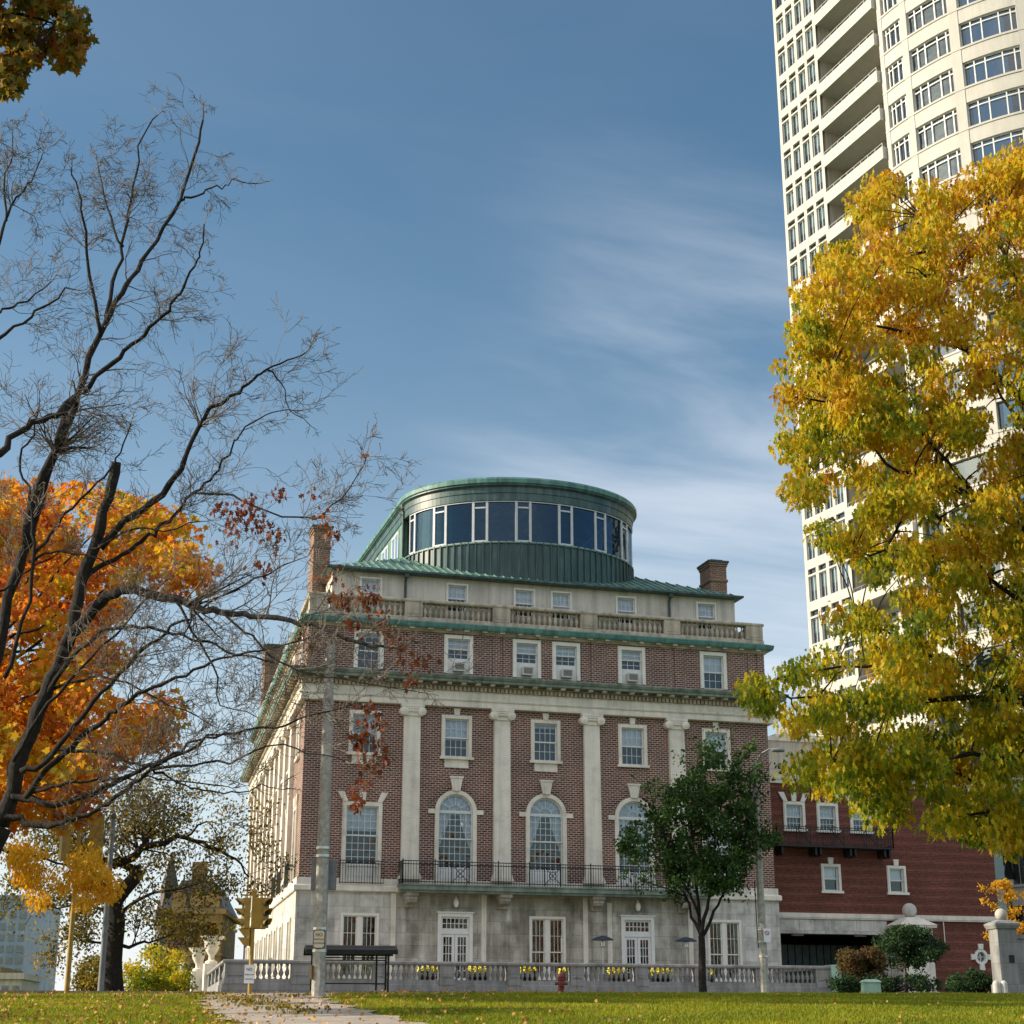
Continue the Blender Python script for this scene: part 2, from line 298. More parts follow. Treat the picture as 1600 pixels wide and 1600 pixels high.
# ---------------------------------------------------------------- object helpers
BASE = {}                                            # world offset of each object's local frame
def prop(o, label=None, cat=None, group=None, kind=None):
    if label: o['label'] = label
    if cat: o['category'] = cat
    if group: o['group'] = group
    if kind: o['kind'] = kind
    return o
def thing(name, loc, label, cat, group=None, rz=0.0):
    o = bpy.data.objects.new(name, None); o.empty_display_size = .3; col.objects.link(o)
    o.location = loc; o.rotation_euler.z = rz; BASE[o.name] = Vector(loc)
    return prop(o, label, cat, group)
def copy_tree(o, parent=None):
    c = o.copy(); col.objects.link(c)
    if parent is not None: c.parent = parent
    BASE[c.name] = BASE.get(o.name, Vector((0, 0, 0)))
    for ch in list(o.children): copy_tree(ch, c)
    return c
class MB:
    def __init__(s): s.v = []; s.f = []; s.T = None
    def tv(s, p):
        p = Vector(p); return s.T @ p if s.T is not None else p
    def add(s, vs, fs):
        n = len(s.v); s.v += [s.tv(p) for p in vs]; s.f += [[i + n for i in f] for f in fs]
    def quad(s, a, b, c, d): s.add([a, b, c, d], [[0, 1, 2, 3]])
    def poly(s, pts): s.add(pts, [list(range(len(pts)))])
    def box(s, x0, x1, y0, y1, z0, z1):
        s.add([(x0, y0, z0), (x1, y0, z0), (x1, y1, z0), (x0, y1, z0), (x0, y0, z1), (x1, y0, z1), (x1, y1, z1), (x0, y1, z1)],
              [[0, 3, 2, 1], [4, 5, 6, 7], [0, 1, 5, 4], [1, 2, 6, 5], [2, 3, 7, 6], [3, 0, 4, 7]])
    def taper(s, x0, x1, y0, y1, z0, z1, ins):
        s.add([(x0, y0, z0), (x1, y0, z0), (x1, y1, z0), (x0, y1, z0), (x0 + ins, y0 + ins, z1), (x1 - ins, y0 + ins, z1), (x1 - ins, y1 - ins, z1), (x0 + ins, y1 - ins, z1)],
              [[0, 3, 2, 1], [4, 5, 6, 7], [0, 1, 5, 4], [1, 2, 6, 5], [2, 3, 7, 6], [3, 0, 4, 7]])
    def prism(s, pts, y0, y1):
        """outline in (x,z) extruded from y0 (front) to y1"""
        n = len(pts)
        s.add([(p[0], y0, p[1]) for p in pts] + [(p[0], y1, p[1]) for p in pts],
              [list(range(n)), list(range(2 * n - 1, n - 1, -1))] + [[i, i + n, (i + 1) % n + n, (i + 1) % n] for i in range(n)])
    def slab(s, pts, z0, z1):
        n = len(pts)
        s.add([(p[0], p[1], z0) for p in pts] + [(p[0], p[1], z1) for p in pts],
              [list(range(n - 1, -1, -1)), list(range(n, 2 * n))] + [[i, (i + 1) % n, (i + 1) % n + n, i + n] for i in range(n)])
    def tube(s, pts, rads, n=8, cap=True):
        pts = [Vector(p) for p in pts]; m = len(pts); vs = []; fs = []; ref = None
        for i, p in enumerate(pts):
            d = (pts[min(i + 1, m - 1)] - pts[max(i - 1, 0)])
            if d.length < 1e-9: d = Vector((0, 0, 1))
            d.normalize()
            if ref is None: ref = d.orthogonal().normalized()
            ref = (ref - d * ref.dot(d))
            ref = ref.normalized() if ref.length > 1e-6 else d.orthogonal().normalized()
            b = d.cross(ref); r = rads[i] if hasattr(rads, '__len__') else rads
            for k in range(n):
                a = 2 * math.pi * k / n; vs.append(p + (ref * math.cos(a) + b * math.sin(a)) * r)
        for i in range(m - 1):
            for k in range(n): fs.append([i * n + k, i * n + (k + 1) % n, (i + 1) * n + (k + 1) % n, (i + 1) * n + k])
        if cap: fs.append(list(range(n - 1, -1, -1))); fs.append(list(range((m - 1) * n, m * n)))
        s.add(vs, fs)
    def lathe(s, prof, c=(0, 0, 0), n=12, sq=False):
        """profile of (radius, z); sq gives a square section"""
        vs = []; fs = []; off = math.pi / n if sq else 0; k2 = 1 / math.cos(math.pi / n) if sq else 1
        for r, z in prof:
            for k in range(n):
                a = 2 * math.pi * k / n + off; vs.append((c[0] + r * k2 * math.cos(a), c[1] + r * k2 * math.sin(a), c[2] + z))
        m = len(prof)
        for i in range(m - 1):
            for k in range(n): fs.append([i * n + k, i * n + (k + 1) % n, (i + 1) * n + (k + 1) % n, (i + 1) * n + k])
        fs.append(list(range(n - 1, -1, -1))); fs.append(list(range((m - 1) * n, m * n))); s.add(vs, fs)
    def ball(s, c, r, n=14, squash=1):
        s.lathe([(max(.001, r * math.sin(math.pi * i / n)), -r * math.cos(math.pi * i / n) * squash) for i in range(n + 1)], c, n)
    def build(s, name, mat, parent=None, smooth=False, loc=None):
        """mesh given in world metres (or in the parent's local metres when the parent is a prototype at 0)"""
        base = BASE.get(parent.name, Vector((0, 0, 0))) if parent is not None else (Vector(loc) if loc is not None else Vector((0, 0, 0)))
        me = bpy.data.meshes.new(name); me.from_pydata([tuple(v - base) for v in s.v], [], s.f); me.update()
        me.materials.append(MATS[mat]); o = bpy.data.objects.new(name, me); col.objects.link(o)
        if parent is not None: o.parent = parent
        elif loc is not None: o.location = loc
        BASE[o.name] = base
        if smooth:
            me.polygons.foreach_set('use_smooth', [True] * len(me.polygons))
            if smooth != 'all':
                try: me.set_sharp_from_angle(angle=R(40))
                except Exception: pass
        return o
def sweep(mb, path, prof, closed=False):
    """sweep a closed profile of (outset, z) along a plan path whose outside lies to the right of travel"""
    n = len(path); P = [Vector((p[0], p[1])) for p in path]; nor = []
    segs = n if closed else n - 1
    for i in range(segs):
        d = (P[(i + 1) % n] - P[i]).normalized(); nor.append(Vector((d.y, -d.x)))
    vs = []; k = len(prof)
    for i in range(n):
        if closed: a, b = nor[i - 1], nor[i]
        else: a, b = nor[max(0, i - 1)], nor[min(segs - 1, i)]
        m = (a + b); m = m / max(.2, m.dot(a))
        for o, z in prof: vs.append((P[i].x + m.x * o, P[i].y + m.y * o, z))
    fs = []
    for i in range(segs):
        j = (i + 1) % n
        for q in range(k): fs.append([i * k + q, j * k + q, j * k + (q + 1) % k, i * k + (q + 1) % k])
    if not closed: fs.append(list(range(k))); fs.append([(n - 1) * k + q for q in range(k)][::-1])
    mb.add(vs, fs)
class Frame:
    """a wall plane: u along it (left to right seen from outside), outward, up"""
    def __init__(s, o, ud):
        l = math.hypot(*ud); s.o = Vector((o[0], o[1], 0)); s.u = Vector((ud[0] / l, ud[1] / l, 0)); s.n = Vector((s.u.y, -s.u.x, 0))
        s.rz = math.atan2(s.u.y, s.u.x)
    def p(s, u, w, z): return s.o + s.u * u + s.n * w + Vector((0, 0, z))
    def M(s): return Matrix.Translation(s.o) @ Matrix.Rotation(s.rz, 4, 'Z')
def holed_wall(mb, fr, u0, u1, z0, z1, holes, depth=.32):
    """wall face with real openings; hole = (u0,u1,z0,z1,arched)"""
    us = sorted({u0, u1} | {h[0] for h in holes} | {h[1] for h in holes}); zs = sorted({z0, z1} | {h[2] for h in holes} | {h[3] for h in holes})
    for a, b in zip(us, us[1:]):
        for c, d in zip(zs, zs[1:]):
            um, zm = (a + b) / 2, (c + d) / 2
            if any(h[0] < um < h[1] and h[2] < zm < h[3] for h in holes): continue
            mb.quad(fr.p(a, 0, c), fr.p(b, 0, c), fr.p(b, 0, d), fr.p(a, 0, d))
    for h in holes:
        a, b, c, d, arch = h
        if arch:
            r = (b - a) / 2; m = (a + b) / 2; sp = d - r; N = 14
            pts = [(m - r * math.cos(math.pi * i / N), sp + r * math.sin(math.pi * i / N)) for i in range(N + 1)]
            for i in range(N):
                (x1, y1), (x2, y2) = pts[i], pts[i + 1]
                mb.quad(fr.p(x1, 0, y1), fr.p(x2, 0, y2), fr.p(x2, 0, d), fr.p(x1, 0, d))
                mb.quad(fr.p(x2, 0, y2), fr.p(x1, 0, y1), fr.p(x1, -depth, y1), fr.p(x2, -depth, y2))
            top = sp
        else:
            top = d; mb.quad(fr.p(a, 0, d), fr.p(b, 0, d), fr.p(b, -depth, d), fr.p(a, -depth, d))
        mb.quad(fr.p(a, 0, c), fr.p(a, 0, top), fr.p(a, -depth, top), fr.p(a, -depth, c))
        mb.quad(fr.p(b, 0, top), fr.p(b, 0, c), fr.p(b, -depth, c), fr.p(b, -depth, top))
        mb.quad(fr.p(b, 0, c), fr.p(a, 0, c), fr.p(a, -depth, c), fr.p(b, -depth, c))
def text_mesh(body, size, loc, rz, mat, name, parent, tilt=0.0):
    cu = bpy.data.curves.new(name, 'FONT'); cu.body = body; cu.size = size; cu.align_x = 'CENTER'; cu.align_y = 'CENTER'; cu.extrude = .002
    t = bpy.data.objects.new(name, cu); col.objects.link(t)
    dg = bpy.context.evaluated_depsgraph_get(); me = bpy.data.meshes.new_from_object(t.evaluated_get(dg))
    bpy.data.objects.remove(t); bpy.data.curves.remove(cu)
    me.transform(Matrix.Translation(Vector(loc) - BASE.get(parent.name, Vector())) @ Matrix.Rotation(rz, 4, 'Z') @ Matrix.Rotation(R(90), 4, 'X'))
    me.materials.clear(); me.materials.append(MATS[mat])
    o = bpy.data.objects.new(name, me); col.objects.link(o); o.parent = parent; BASE[o.name] = BASE.get(parent.name, Vector()); return o
def onY(px, py, Y):
    r = _fw * FPX + _rt * (px - 800) + _up * (800 - py); return CAM + r * ((Y - CAM.y) / r.y)
# ---------------------------------------------------------------- ground, path, street
def build_ground():
    xs = np.concatenate([np.linspace(-400, -32, 14), np.linspace(-30, 32, 125), np.linspace(34, 500, 18)])
    ss = np.concatenate([np.linspace(-30, 26, 10), np.linspace(28, 70, 85), np.linspace(74, 1500, 14)])
    vs = []; fs = []
    for s in ss:
        for l in xs:
            p = Vector((CAM.x, CAM.y, 0)) + _fh * s + _rt * l
            k = np.sin(p.x * 1.7) * np.sin(p.y * 1.3) * .02
            vs.append((p.x, p.y, gz(p.x, p.y) + float(k) - .02))
    n = len(xs)
    for i in range(len(ss) - 1):
        for j in range(n - 1): fs.append([i * n + j, i * n + j + 1, (i + 1) * n + j + 1, (i + 1) * n + j])
    b = MB(); b.v = [Vector(v) for v in vs]; b.f = fs
    prop(b.build('lawn', 'lawn', smooth='all'), kind='structure')
def SL(D, L):
    p = Vector((CAM.x, CAM.y, 0)) + _fh * D + _rt * L; return p
PATH = [(22, 1.0, 3.3), (28, -1.9, 3.4), (33, -3.6, 3.5), (38, -4.9, 3.5), (44, -6.3, 3.5), (50, -7.4, 3.6), (55, -8.0, 3.9), (59, -8.3, 4.6), (62, -8.0, 6.5)]
def path_at(D):
    for a, b in zip(PATH, PATH[1:]):
        if a[0] <= D <= b[0]:
            t = (D - a[0]) / (b[0] - a[0]); return a[1] + (b[1] - a[1]) * t, a[2] + (b[2] - a[2]) * t
    return None
def on_path(D, L, grow=0.0):
    q = path_at(D)
    return q is not None and abs(L - q[0]) < q[1] / 2 + grow
def build_path():
    b = MB(); rows = np.linspace(22, 62, 81); m = 11; vs = []
    for D in rows:
        c, w = path_at(float(D))
        for k in range(m):
            e = (k / (m - 1) - .5); wob = .18 * math.sin(D * 1.9 + (3 if e > 0 else 0)) + .1 * math.sin(D * 4.3 + 8 * e)
            p = SL(float(D), c + e * w + (wob if abs(e) > .45 else 0)); vs.append((p.x, p.y, gz(p.x, p.y) + .035))
    b.v = [Vector(v) for v in vs]
    for i in range(len(rows) - 1):
        for k in range(m - 1): b.f.append([i * m + k, i * m + k + 1, (i + 1) * m + k + 1, (i + 1) * m + k])
    prop(b.build('path', 'path_concrete', smooth='all'), kind='structure')
    b = MB(); b.slab([(-60, -20.2), (70, -20.2), (70, -18.2), (-60, -18.2)], 2.5, 2.86); prop(b.build('pavement', 'path_concrete'), kind='structure')
    b = MB(); b.slab([(-60, -18.2), (70, -18.2), (70, -9.6), (-60, -9.6)], 2.5, 2.78); prop(b.build('road', 'asphalt'), kind='structure')
    b = MB(); b.slab([(-60, -9.6), (70, -9.6), (70, 3), (-60, 3)], 2.5, 2.95); prop(b.build('pavement', 'path_concrete'), kind='structure')
build_ground(); build_path()

# ---------------------------------------------------------------- windows (prototypes are built at the origin: x along the wall, -y outwards, z=0 at the sill)
def muntins(b, x0, x1, z0, z1, nx, nz, y0=.10, y1=.15, rail=.07, bar=.024):
    b.box(x0, x0 + rail, y0, y1, z0, z1); b.box(x1 - rail, x1, y0, y1, z0, z1)
    b.box(x0 + rail, x1 - rail, y0, y1, z0, z0 + rail); b.box(x0 + rail, x1 - rail, y0, y1, z1 - rail, z1)
    for i in range(1, nx):
        x = x0 + rail + (x1 - x0 - 2 * rail) * i / nx; b.box(x - bar / 2, x + bar / 2, y0 + .008, y1 - .012, z0 + rail, z1 - rail)
    for i in range(1, nz):
        z = z0 + rail + (z1 - z0 - 2 * rail) * i / nz; b.box(x0 + rail, x1 - rail, y0 + .012, y1 - .016, z - bar / 2, z + bar / 2)
def air_conditioner(o, x, z):
    b = MB(); b.box(x - .31, x + .31, -.28, .1, z, z + .44)
    b.box(x - .335, x + .335, -.30, -.28, z - .02, z + .05); b.box(x - .335, x + .335, -.30, -.28, z + .39, z + .46)
    b.box(x - .335, x - .26, -.30, -.28, z + .05, z + .39); b.box(x + .26, x + .335, -.30, -.28, z + .05, z + .39)
    a = b.build('air_conditioner', 'plastic_grey', o)
    b = MB(); b.box(x - .24, x + .24, -.288, -.281, z + .07, z + .37); b.build('grille', 'iron', o)
    b = MB()
    for i in range(6): b.box(x - .24, x + .24, -.296, -.289, z + .09 + i * .048, z + .105 + i * .048)
    b.build('grille_slats', 'plastic_grey', o)
    return a
def window(name, w, h, f=.2, style='sash', nx=4, nz=3, stone_m='limestone', sill=True, keys=0, apron=0, shade=.0, mat_sash='sash_paint', ac=False, panel=0.0, nosash=False, curtain='blind', hood=True):
    """one sash window: stone surround with sash, pane and blind below it"""
    b = MB(); W = w / 2
    bot = -panel
    b.box(-W - f, -W, -.07, .3, bot, h); b.box(W, W + f, -.07, .3, bot, h); b.box(-W - f, W + f, -.072, .3, h, h + f)
    b.box(-W - f + .05, -W, -.10, -.07, bot, h); b.box(W, W + f - .05, -.10, -.07, bot, h); b.box(-W - f + .05, W + f - .05, -.10, -.072, h, h + f - .05)
    if sill: b.box(-W - f - .08, W + f + .08, -.17, .3, bot - .14, bot)
    if apron: b.box(-W, W, -.055, .02, bot - .14 - apron, bot - .14)
    if keys == 1: b.prism([(-.13, h + f), (.13, h + f), (.18, h + f + .36), (-.18, h + f + .36)], -.11, .02)
    if keys == 3:
        for x, t in ((-W - f + .15, -.26), (0, 0), (W + f - .15, .26)):
            b.prism([(x - .13, h + f), (x + .13, h + f), (x + t + .18, h + f + .52), (x + t - .18, h + f + .52)], -.11, .02)
    o = b.build(name, stone_m)
    s = MB(); zb = 0.0
    if ac:
        s.box(-W, W, .06, .12, 0, .78); zb = .80
    if panel: s.box(-W, W, .05, .12, -panel, -.02); s.box(-W + .12, W - .12, .03, .05, -panel + .12, -.12)
    if panel and hood: s.box(-W, W, .0, .05, -.06, .0)
    mid = zb + (h - zb) * .5
    muntins(s, -W, W, mid - .03, h, nx, nz, .08, .13); muntins(s, -W, W, zb, mid + .03, nx, nz, .14, .19)
    s.build('sash', mat_sash, o)
    p = MB(); p.quad((-W + .03, .105, mid), (W - .03, .105, mid), (W - .03, .105, h - .03), (-W + .03, .105, h - .03))
    p.quad((-W + .03, .165, zb + .03), (W - .03, .165, zb + .03), (W - .03, .165, mid), (-W + .03, .165, mid)); p.build('pane', 'pane', o)
    if shade:
        q = MB(); q.box(-W + .04, W - .04, .24, .25, h - (h - zb) * shade, h - .02); q.build('blind', curtain, o)
    q = MB(); q.box(-W - .1, W + .1, .75, .78, zb - .05, h + .05); q.build('room_backing', 'room_dark', o)
    if ac: air_conditioner(o, 0, .12)
    return o
def arched_window(name, w, h, f=.21, panel=.62, spring=None):
    b = MB(); W = w / 2; r = W; sp = h - r; N = 16
    b.box(-W - f, -W, -.08, .3, -panel, sp); b.box(W, W + f, -.08, .3, -panel, sp)
    for i in range(N):
        a0, a1 = math.pi * i / N, math.pi * (i + 1) / N
        b.prism([(-r * math.cos(a0), sp + r * math.sin(a0)), (-(r + f) * math.cos(a0), sp + (r + f) * math.sin(a0)),
                 (-(r + f) * math.cos(a1), sp + (r + f) * math.sin(a1)), (-r * math.cos(a1), sp + r * math.sin(a1))], -.08, .3)
    b.prism([(-.2, h + f - .04), (.2, h + f - .04), (.33, h + f + .62), (-.33, h + f + .62)], -.16, .02)
    b.prism([(-.09, h + f - .06), (.09, h + f - .06), (.14, h + f + .55), (-.14, h + f + .55)], -.21, -.16)
    b.box(-.37, .37, -.2, .02, h + f + .62, h + f + .72)
    for s_ in (-1, 1): b.box(min(s_ * (W + f), s_ * (W + f + .36)), max(s_ * (W + f), s_ * (W + f + .36)), -.09, .02, sp - .12, sp + .12)
    o = b.build(name, 'limestone')
    a = MB()
    for i in range(26):
        a0, a1 = math.pi * (i + .08) / 26, math.pi * (i + .92) / 26; r0, r1 = r + f, r + f + .3
        a.prism([(-r0 * math.cos(a0), sp + .13 + (r0 - .0) * math.sin(a0)), (-r1 * math.cos(a0), sp + .13 + r1 * math.sin(a0)),
                 (-r1 * math.cos(a1), sp + .13 + r1 * math.sin(a1)), (-r0 * math.cos(a1), sp + .13 + r0 * math.sin(a1))], -.035, .01)
    a.build('brick_arch', 'brick', o)
    s = MB(); s.box(-W, W, .06, .12, -panel, -.02); s.box(-W + .14, W - .14, .04, .06, -panel + .1, -.12)
    mid = sp * .52
    muntins(s, -W, W, mid - .03, sp, 6, 4, .08, .13); muntins(s, -W, W, 0, mid + .03, 6, 4, .14, .19)
    for i in range(N):
        a0, a1 = math.pi * i / N, math.pi * (i + 1) / N; q = r - .08
        s.prism([(-q * math.cos(a0), sp + q * math.sin(a0)), (-r * math.cos(a0), sp + r * math.sin(a0)), (-r * math.cos(a1), sp + r * math.sin(a1)), (-q * math.cos(a1), sp + q * math.sin(a1))], .08, .13)
    s.box(-W, W, .07, .13, sp, sp + .07)
    for i in range(N):
        a0, a1 = math.pi * i / N, math.pi * (i + 1) / N; q = .34 * r; r2 = q + .026
        s.prism([(-q * math.cos(a0), sp + .07 + q * math.sin(a0)), (-r2 * math.cos(a0), sp + .07 + r2 * math.sin(a0)), (-r2 * math.cos(a1), sp + .07 + r2 * math.sin(a1)), (-q * math.cos(a1), sp + .07 + q * math.sin(a1))], .09, .12)
    for k in range(1, 6):
        a0 = math.pi * k / 6; c, d = math.cos(a0), math.sin(a0); t = .013
        s.prism([(c * .36 * r - d * t, sp + .07 + d * .36 * r + c * t), (c * .36 * r + d * t, sp + .07 + d * .36 * r - c * t), (c * .92 * r + d * t, sp + d * .92 * r - c * t), (c * .92 * r - d * t, sp + d * .92 * r + c * t)], .09, .12)
    s.build('sash', 'sash_paint', o)
    p = MB(); p.quad((-W + .03, .165, .03), (W - .03, .165, .03), (W - .03, .165, mid), (-W + .03, .165, mid))
    p.poly([(-W + .03, .105, mid), (W - .03, .105, mid)] + [((r - .03) * math.cos(math.pi * i / N), .105, sp + (r - .03) * math.sin(math.pi * i / N)) for i in range(N + 1)])
    p.build('pane', 'pane', o)
    c = MB()                                        # swagged curtains drawn to both sides
    pts = [(x, .26 + .03 * math.sin(x * 40)) for x in np.linspace(-W + .03, W - .03, 40)]
    def edge(x): t = abs(x) / W; return sp + .05 - 2.1 * max(0, (t - .25) / .75) ** .7 if t > .25 else sp - .12
    for (x0, y0), (x1, y1) in zip(pts, pts[1:]):
        top0 = sp + math.sqrt(max(0, (r - .04) ** 2 - x0 * x0)); top1 = sp + math.sqrt(max(0, (r - .04) ** 2 - x1 * x1))
        c.quad((x0, y0, edge(x0)), (x1, y1, edge(x1)), (x1, y1, top1), (x0, y0, top0))
    c.build('curtain', 'curtain', o)
    q = MB(); q.box(-W - .1, W + .1, .9, .93, -.05, h + .05); q.build('room_backing', 'room_dark', o)
    return o
def casement(name, w, h, f=.13):
    b = MB(); W = w / 2
    b.box(-W - f, -W, -.05, .25, 0, h); b.box(W, W + f, -.05, .25, 0, h); b.box(-W - f, W + f, -.052, .25, h, h + f); b.box(-W - f - .05, W + f + .05, -.14, .25, -.14, 0)
    b.box(-.13, .13, .0, .2, 0, h)
    o = b.build(name, 'cream_paint'); s = MB()
    for x0, x1 in ((-W, -.13), (.13, W)):
        muntins(s, x0, x1, h * .42, h, 3, 2, .07, .12, .06, .024); muntins(s, x0, x1, 0, h * .42 + .06, 3, 2, .12, .17, .06, .024)
    s.build('sash', 'cream_paint', o)
    p = MB(); p.quad((-W, .10, h * .42), (W, .10, h * .42), (W, .10, h), (-W, .10, h)); p.quad((-W, .15, 0), (W, .15, 0), (W, .15, h * .44), (-W, .15, h * .44)); p.build('pane', 'pane', o)
    q = MB(); q.box(-W - .05, W + .05, .7, .72, 0, h); q.build('room_backing', 'room_dark', o)
    return o
def french_door():
    w, h, f = 1.5, 3.66, .18; W = w / 2; b = MB()
    b.box(-W - f, -W, -.08, .25, 0, h); b.box(W, W + f, -.08, .25, 0, h); b.box(-W - f, W + f, -.082, .25, h, h + f); b.box(-W - f - .06, W + f + .06, -.14, .25, h + f, h + f + .07)
    b.box(-W, W, .0, .2, 2.80, 2.98)
    o = b.build('door', 'white_paint')
    s = MB(); muntins(s, -W, W, 2.98, h, 6, 2, .05, .11, .1, .035); s.build('transom', 'white_paint', o)
    for x0, x1 in ((-W, -.01), (.01, W)):
        l = MB(); muntins(l, x0, x1, .0, 2.8, 3, 6, .05, .11, .15, .034); l.box(x0 + .15, x1 - .15, .055, .105, .15, .62); l.build('leaf', 'white_paint', o)
    for s_ in (-1, 1):
        k = MB(); k.tube([(s_ * .07, .03, 1.0), (s_ * .07, .0, 1.03), (s_ * .07, .0, 1.33), (s_ * .07, .03, 1.36)], .018, 6); k.build('handle', 'steel', o)
    p = MB(); p.quad((-W, .085, .1), (W, .085, .1), (W, .085, h), (-W, .085, h)); p.build('pane', 'pane', o)
    q = MB(); q.box(-W, W, .8, .82, 0, h); q.build('room_backing', 'room_dark', o)
    return o

# ---------------------------------------------------------------- the brick club building
bld = thing('brick_building', (13.1, 0, 3.1), 'four tier brick and limestone building with a green copper roof and round glazed rooftop lounge', 'building')
BO = BASE[bld.name]
FL, FR_, BR, BL = (0, 0), (26.33, 0), (26.33, 39), (2.26, 39)
FOOT = [FL, FR_, BR, BL]
front = Frame((0, 0), (1, 0)); LEFTLEN = math.hypot(2.26, 39); left = Frame(BL, (-2.26, -39)); right_f = Frame(FR_, (0, 1)); back_f = Frame(BR, (-1, 0))
USED = set()
def put(proto, fr, u, w, z):
    """place a window or door of the building; the first call uses the prototype itself"""
    o = proto if proto.name not in USED else copy_tree(proto)
    USED.add(proto.name); o.parent = bld; o.location = fr.p(u, w, z) - BO; o.rotation_euler.z = fr.rz
    return o
BAYS = [3.18, 8.17, 13.15, 18.17, 23.15]; COLS = [5.70, 10.66, 15.75, 20.73]
LB = [(2.7, False)] + [(7.3 + 3.55 * k, True) for k in range(9)]        # left side bays, depth from the front corner
LC = [5.5 + 3.55 * k for k in range(10)]
def U(d): return LEFTLEN - d
# walls with openings
b = MB(); hs = [(BAYS[0] - .98, BAYS[0] + .98, 4.02, 7.10, 0), (BAYS[1] - .92, BAYS[1] + .92, 3.36, 7.19, 0), (BAYS[2] - .98, BAYS[2] + .98, 4.02, 7.10, 0), (BAYS[3] - .92, BAYS[3] + .92, 3.36, 7.19, 0), (BAYS[4] - .98, BAYS[4] + .98, 4.02, 7.10, 0)]
f2 = Frame((-.12, -.12), (1, 0)); hs = [(h[0] + .12, h[1] + .12, h[2], h[3], 0) for h in hs]
holed_wall(b, f2, 0, 26.57, 2.9, 8.19, hs)
l2 = Frame((BL[0] - .12, BL[1]), (-2.26, -39.12)); holed_wall(b, l2, 0, math.hypot(2.26, 39.12), 2.9, 8.19, [(U(d) - .75, U(d) + .75, 4.3, 7.0, 0) for d, _ in LB])
r2 = Frame((26.45, -.12), (0, 1)); holed_wall(b, r2, 0, 39, 2.9, 8.19, []); holed_wall(b, Frame((26.45, 39), (-1, 0)), 0, 24.3, 2.9, 8.19, [])
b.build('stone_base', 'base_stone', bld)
b = MB(); sweep(b, FOOT, [(-.05, 8.19), (.22, 8.19), (.26, 8.24), (.26, 8.44), (.2, 8.5), (.12, 8.5), (.12, 8.86), (-.05, 8.86)], True); b.build('belt_course', 'limestone', bld)
b = MB(); hs = []
for i, x in enumerate(BAYS):
    hs.append((x - 1.13, x + 1.13, 8.86, 13.55, True) if 0 < i < 4 else (x - 1.03, x + 1.03, 8.86, 12.56, False))
    hs.append((x - .82, x + .82, 15.22, 17.54, False))
holed_wall(b, front, 0, 26.33, 8.86, 17.97, hs)
hl = []
for d, c in LB: hl += [(U(d) - .8, U(d) + .8, 8.86, 12.56, False), (U(d) - .7, U(d) + .7, 15.2, 17.4, False)]
holed_wall(b, left, 0, LEFTLEN, 8.86, 17.97, hl)
holed_wall(b, right_f, 0, 39, 8.86, 17.97, []); holed_wall(b, back_f, 0, 24.07, 8.86, 17.97, [])
b.build('brick_wall', 'brick', bld)
# pilasters with ionic capitals
def pilaster(fr, u, w=.94, proud=.26):
    T = Matrix.Translation(fr.p(u, 0, 0)) @ Matrix.Rotation(fr.rz, 4, 'Z')
    b = MB(); b.T = T
    b.taper(-w / 2, w / 2, -proud, .05, 9.25, 17.36, .03)
    b.box(-w / 2 - .12, w / 2 + .12, -proud - .12, .05, 8.862, 9.02); b.box(-w / 2 - .07, w / 2 + .07, -proud - .08, .05, 9.02, 9.15); b.box(-w / 2 - .03, w / 2 + .03, -proud - .03, .05, 9.15, 9.25)
    o = b.build('pilaster', 'limestone', bld)
    c = MB(); c.T = T
    c.box(-w / 2 - .02, w / 2 + .02, -proud - .03, .05, 17.36, 17.44); c.box(-w / 2 + .02, w / 2 - .02, -proud - .02, .05, 17.44, 17.74)
    c.box(-w / 2 - .16, w / 2 + .16, -proud - .1, .05, 17.83, 17.965); c.box(-w / 2 - .1, w / 2 + .1, -proud - .07, .05, 17.72, 17.83)
    for s in (-1, 1):
        x = s * (w / 2 + .02)
        c.tube([(x, -proud - .14, 17.60), (x, .02, 17.60)], [.225, .225], 18); c.tube([(x, -proud - .17, 17.60), (x, -proud - .14, 17.60)], [.15, .19], 16); c.tube([(x, -proud - .19, 17.60), (x, -proud - .17, 17.60)], [.06, .08], 12)
    for k in range(-2, 3): c.ball((k * .15, -proud - .03, 17.62), .085, 8)
    c.build('capital', 'limestone', o, smooth=True)
for x in COLS: pilaster(front, x)
for d in LC: pilaster(left, U(d), .8, .26)
# entablature, dentils, cornice
b = MB(); sweep(b, FOOT, [(-.05, 17.97), (.30, 17.97), (.30, 18.12), (.27, 18.13), (.27, 18.27), (.33, 18.30), (.36, 18.36), (.24, 18.40), (.24, 18.74), (.30, 18.80), (-.05, 18.80)], True); b.build('entablature', 'limestone', bld)
b = MB(); sweep(b, FOOT, [(-.05, 18.80), (.26, 18.80), (.26, 19.06), (.36, 19.10), (.36, 19.16), (-.05, 19.16)], True)
for fr, L in ((front, 26.33), (left, LEFTLEN)):
    k = int(L / .235)
    for i in range(k + 1):
        u = (i + .5) * L / (k + 1)
        p0 = fr.p(u, 0, 0); b.T = Matrix.Translation(p0) @ Matrix.Rotation(fr.rz, 4, 'Z'); b.box(-.07, .07, -.40, -.25, 18.83, 19.05)
    k = int(L / .82)
    for i in range(k + 1):
        u = (i + .5) * L / (k + 1); b.T = Matrix.Translation(fr.p(u, 0, 0)) @ Matrix.Rotation(fr.rz, 4, 'Z'); b.box(-.12, .12, -.78, -.34, 19.10, 19.215)
    b.T = None
b.build('dentil_course', 'parapet_stone', bld)
b = MB(); sweep(b, FOOT, [(-.05, 19.16), (.34, 19.16), (.34, 19.22), (.86, 19.22), (.86, 19.34), (.92, 19.38), (.98, 19.50), (.98, 19.56), (.06, 19.76), (-.05, 19.76)], True); b.build('cornice', 'copper_cornice', bld)
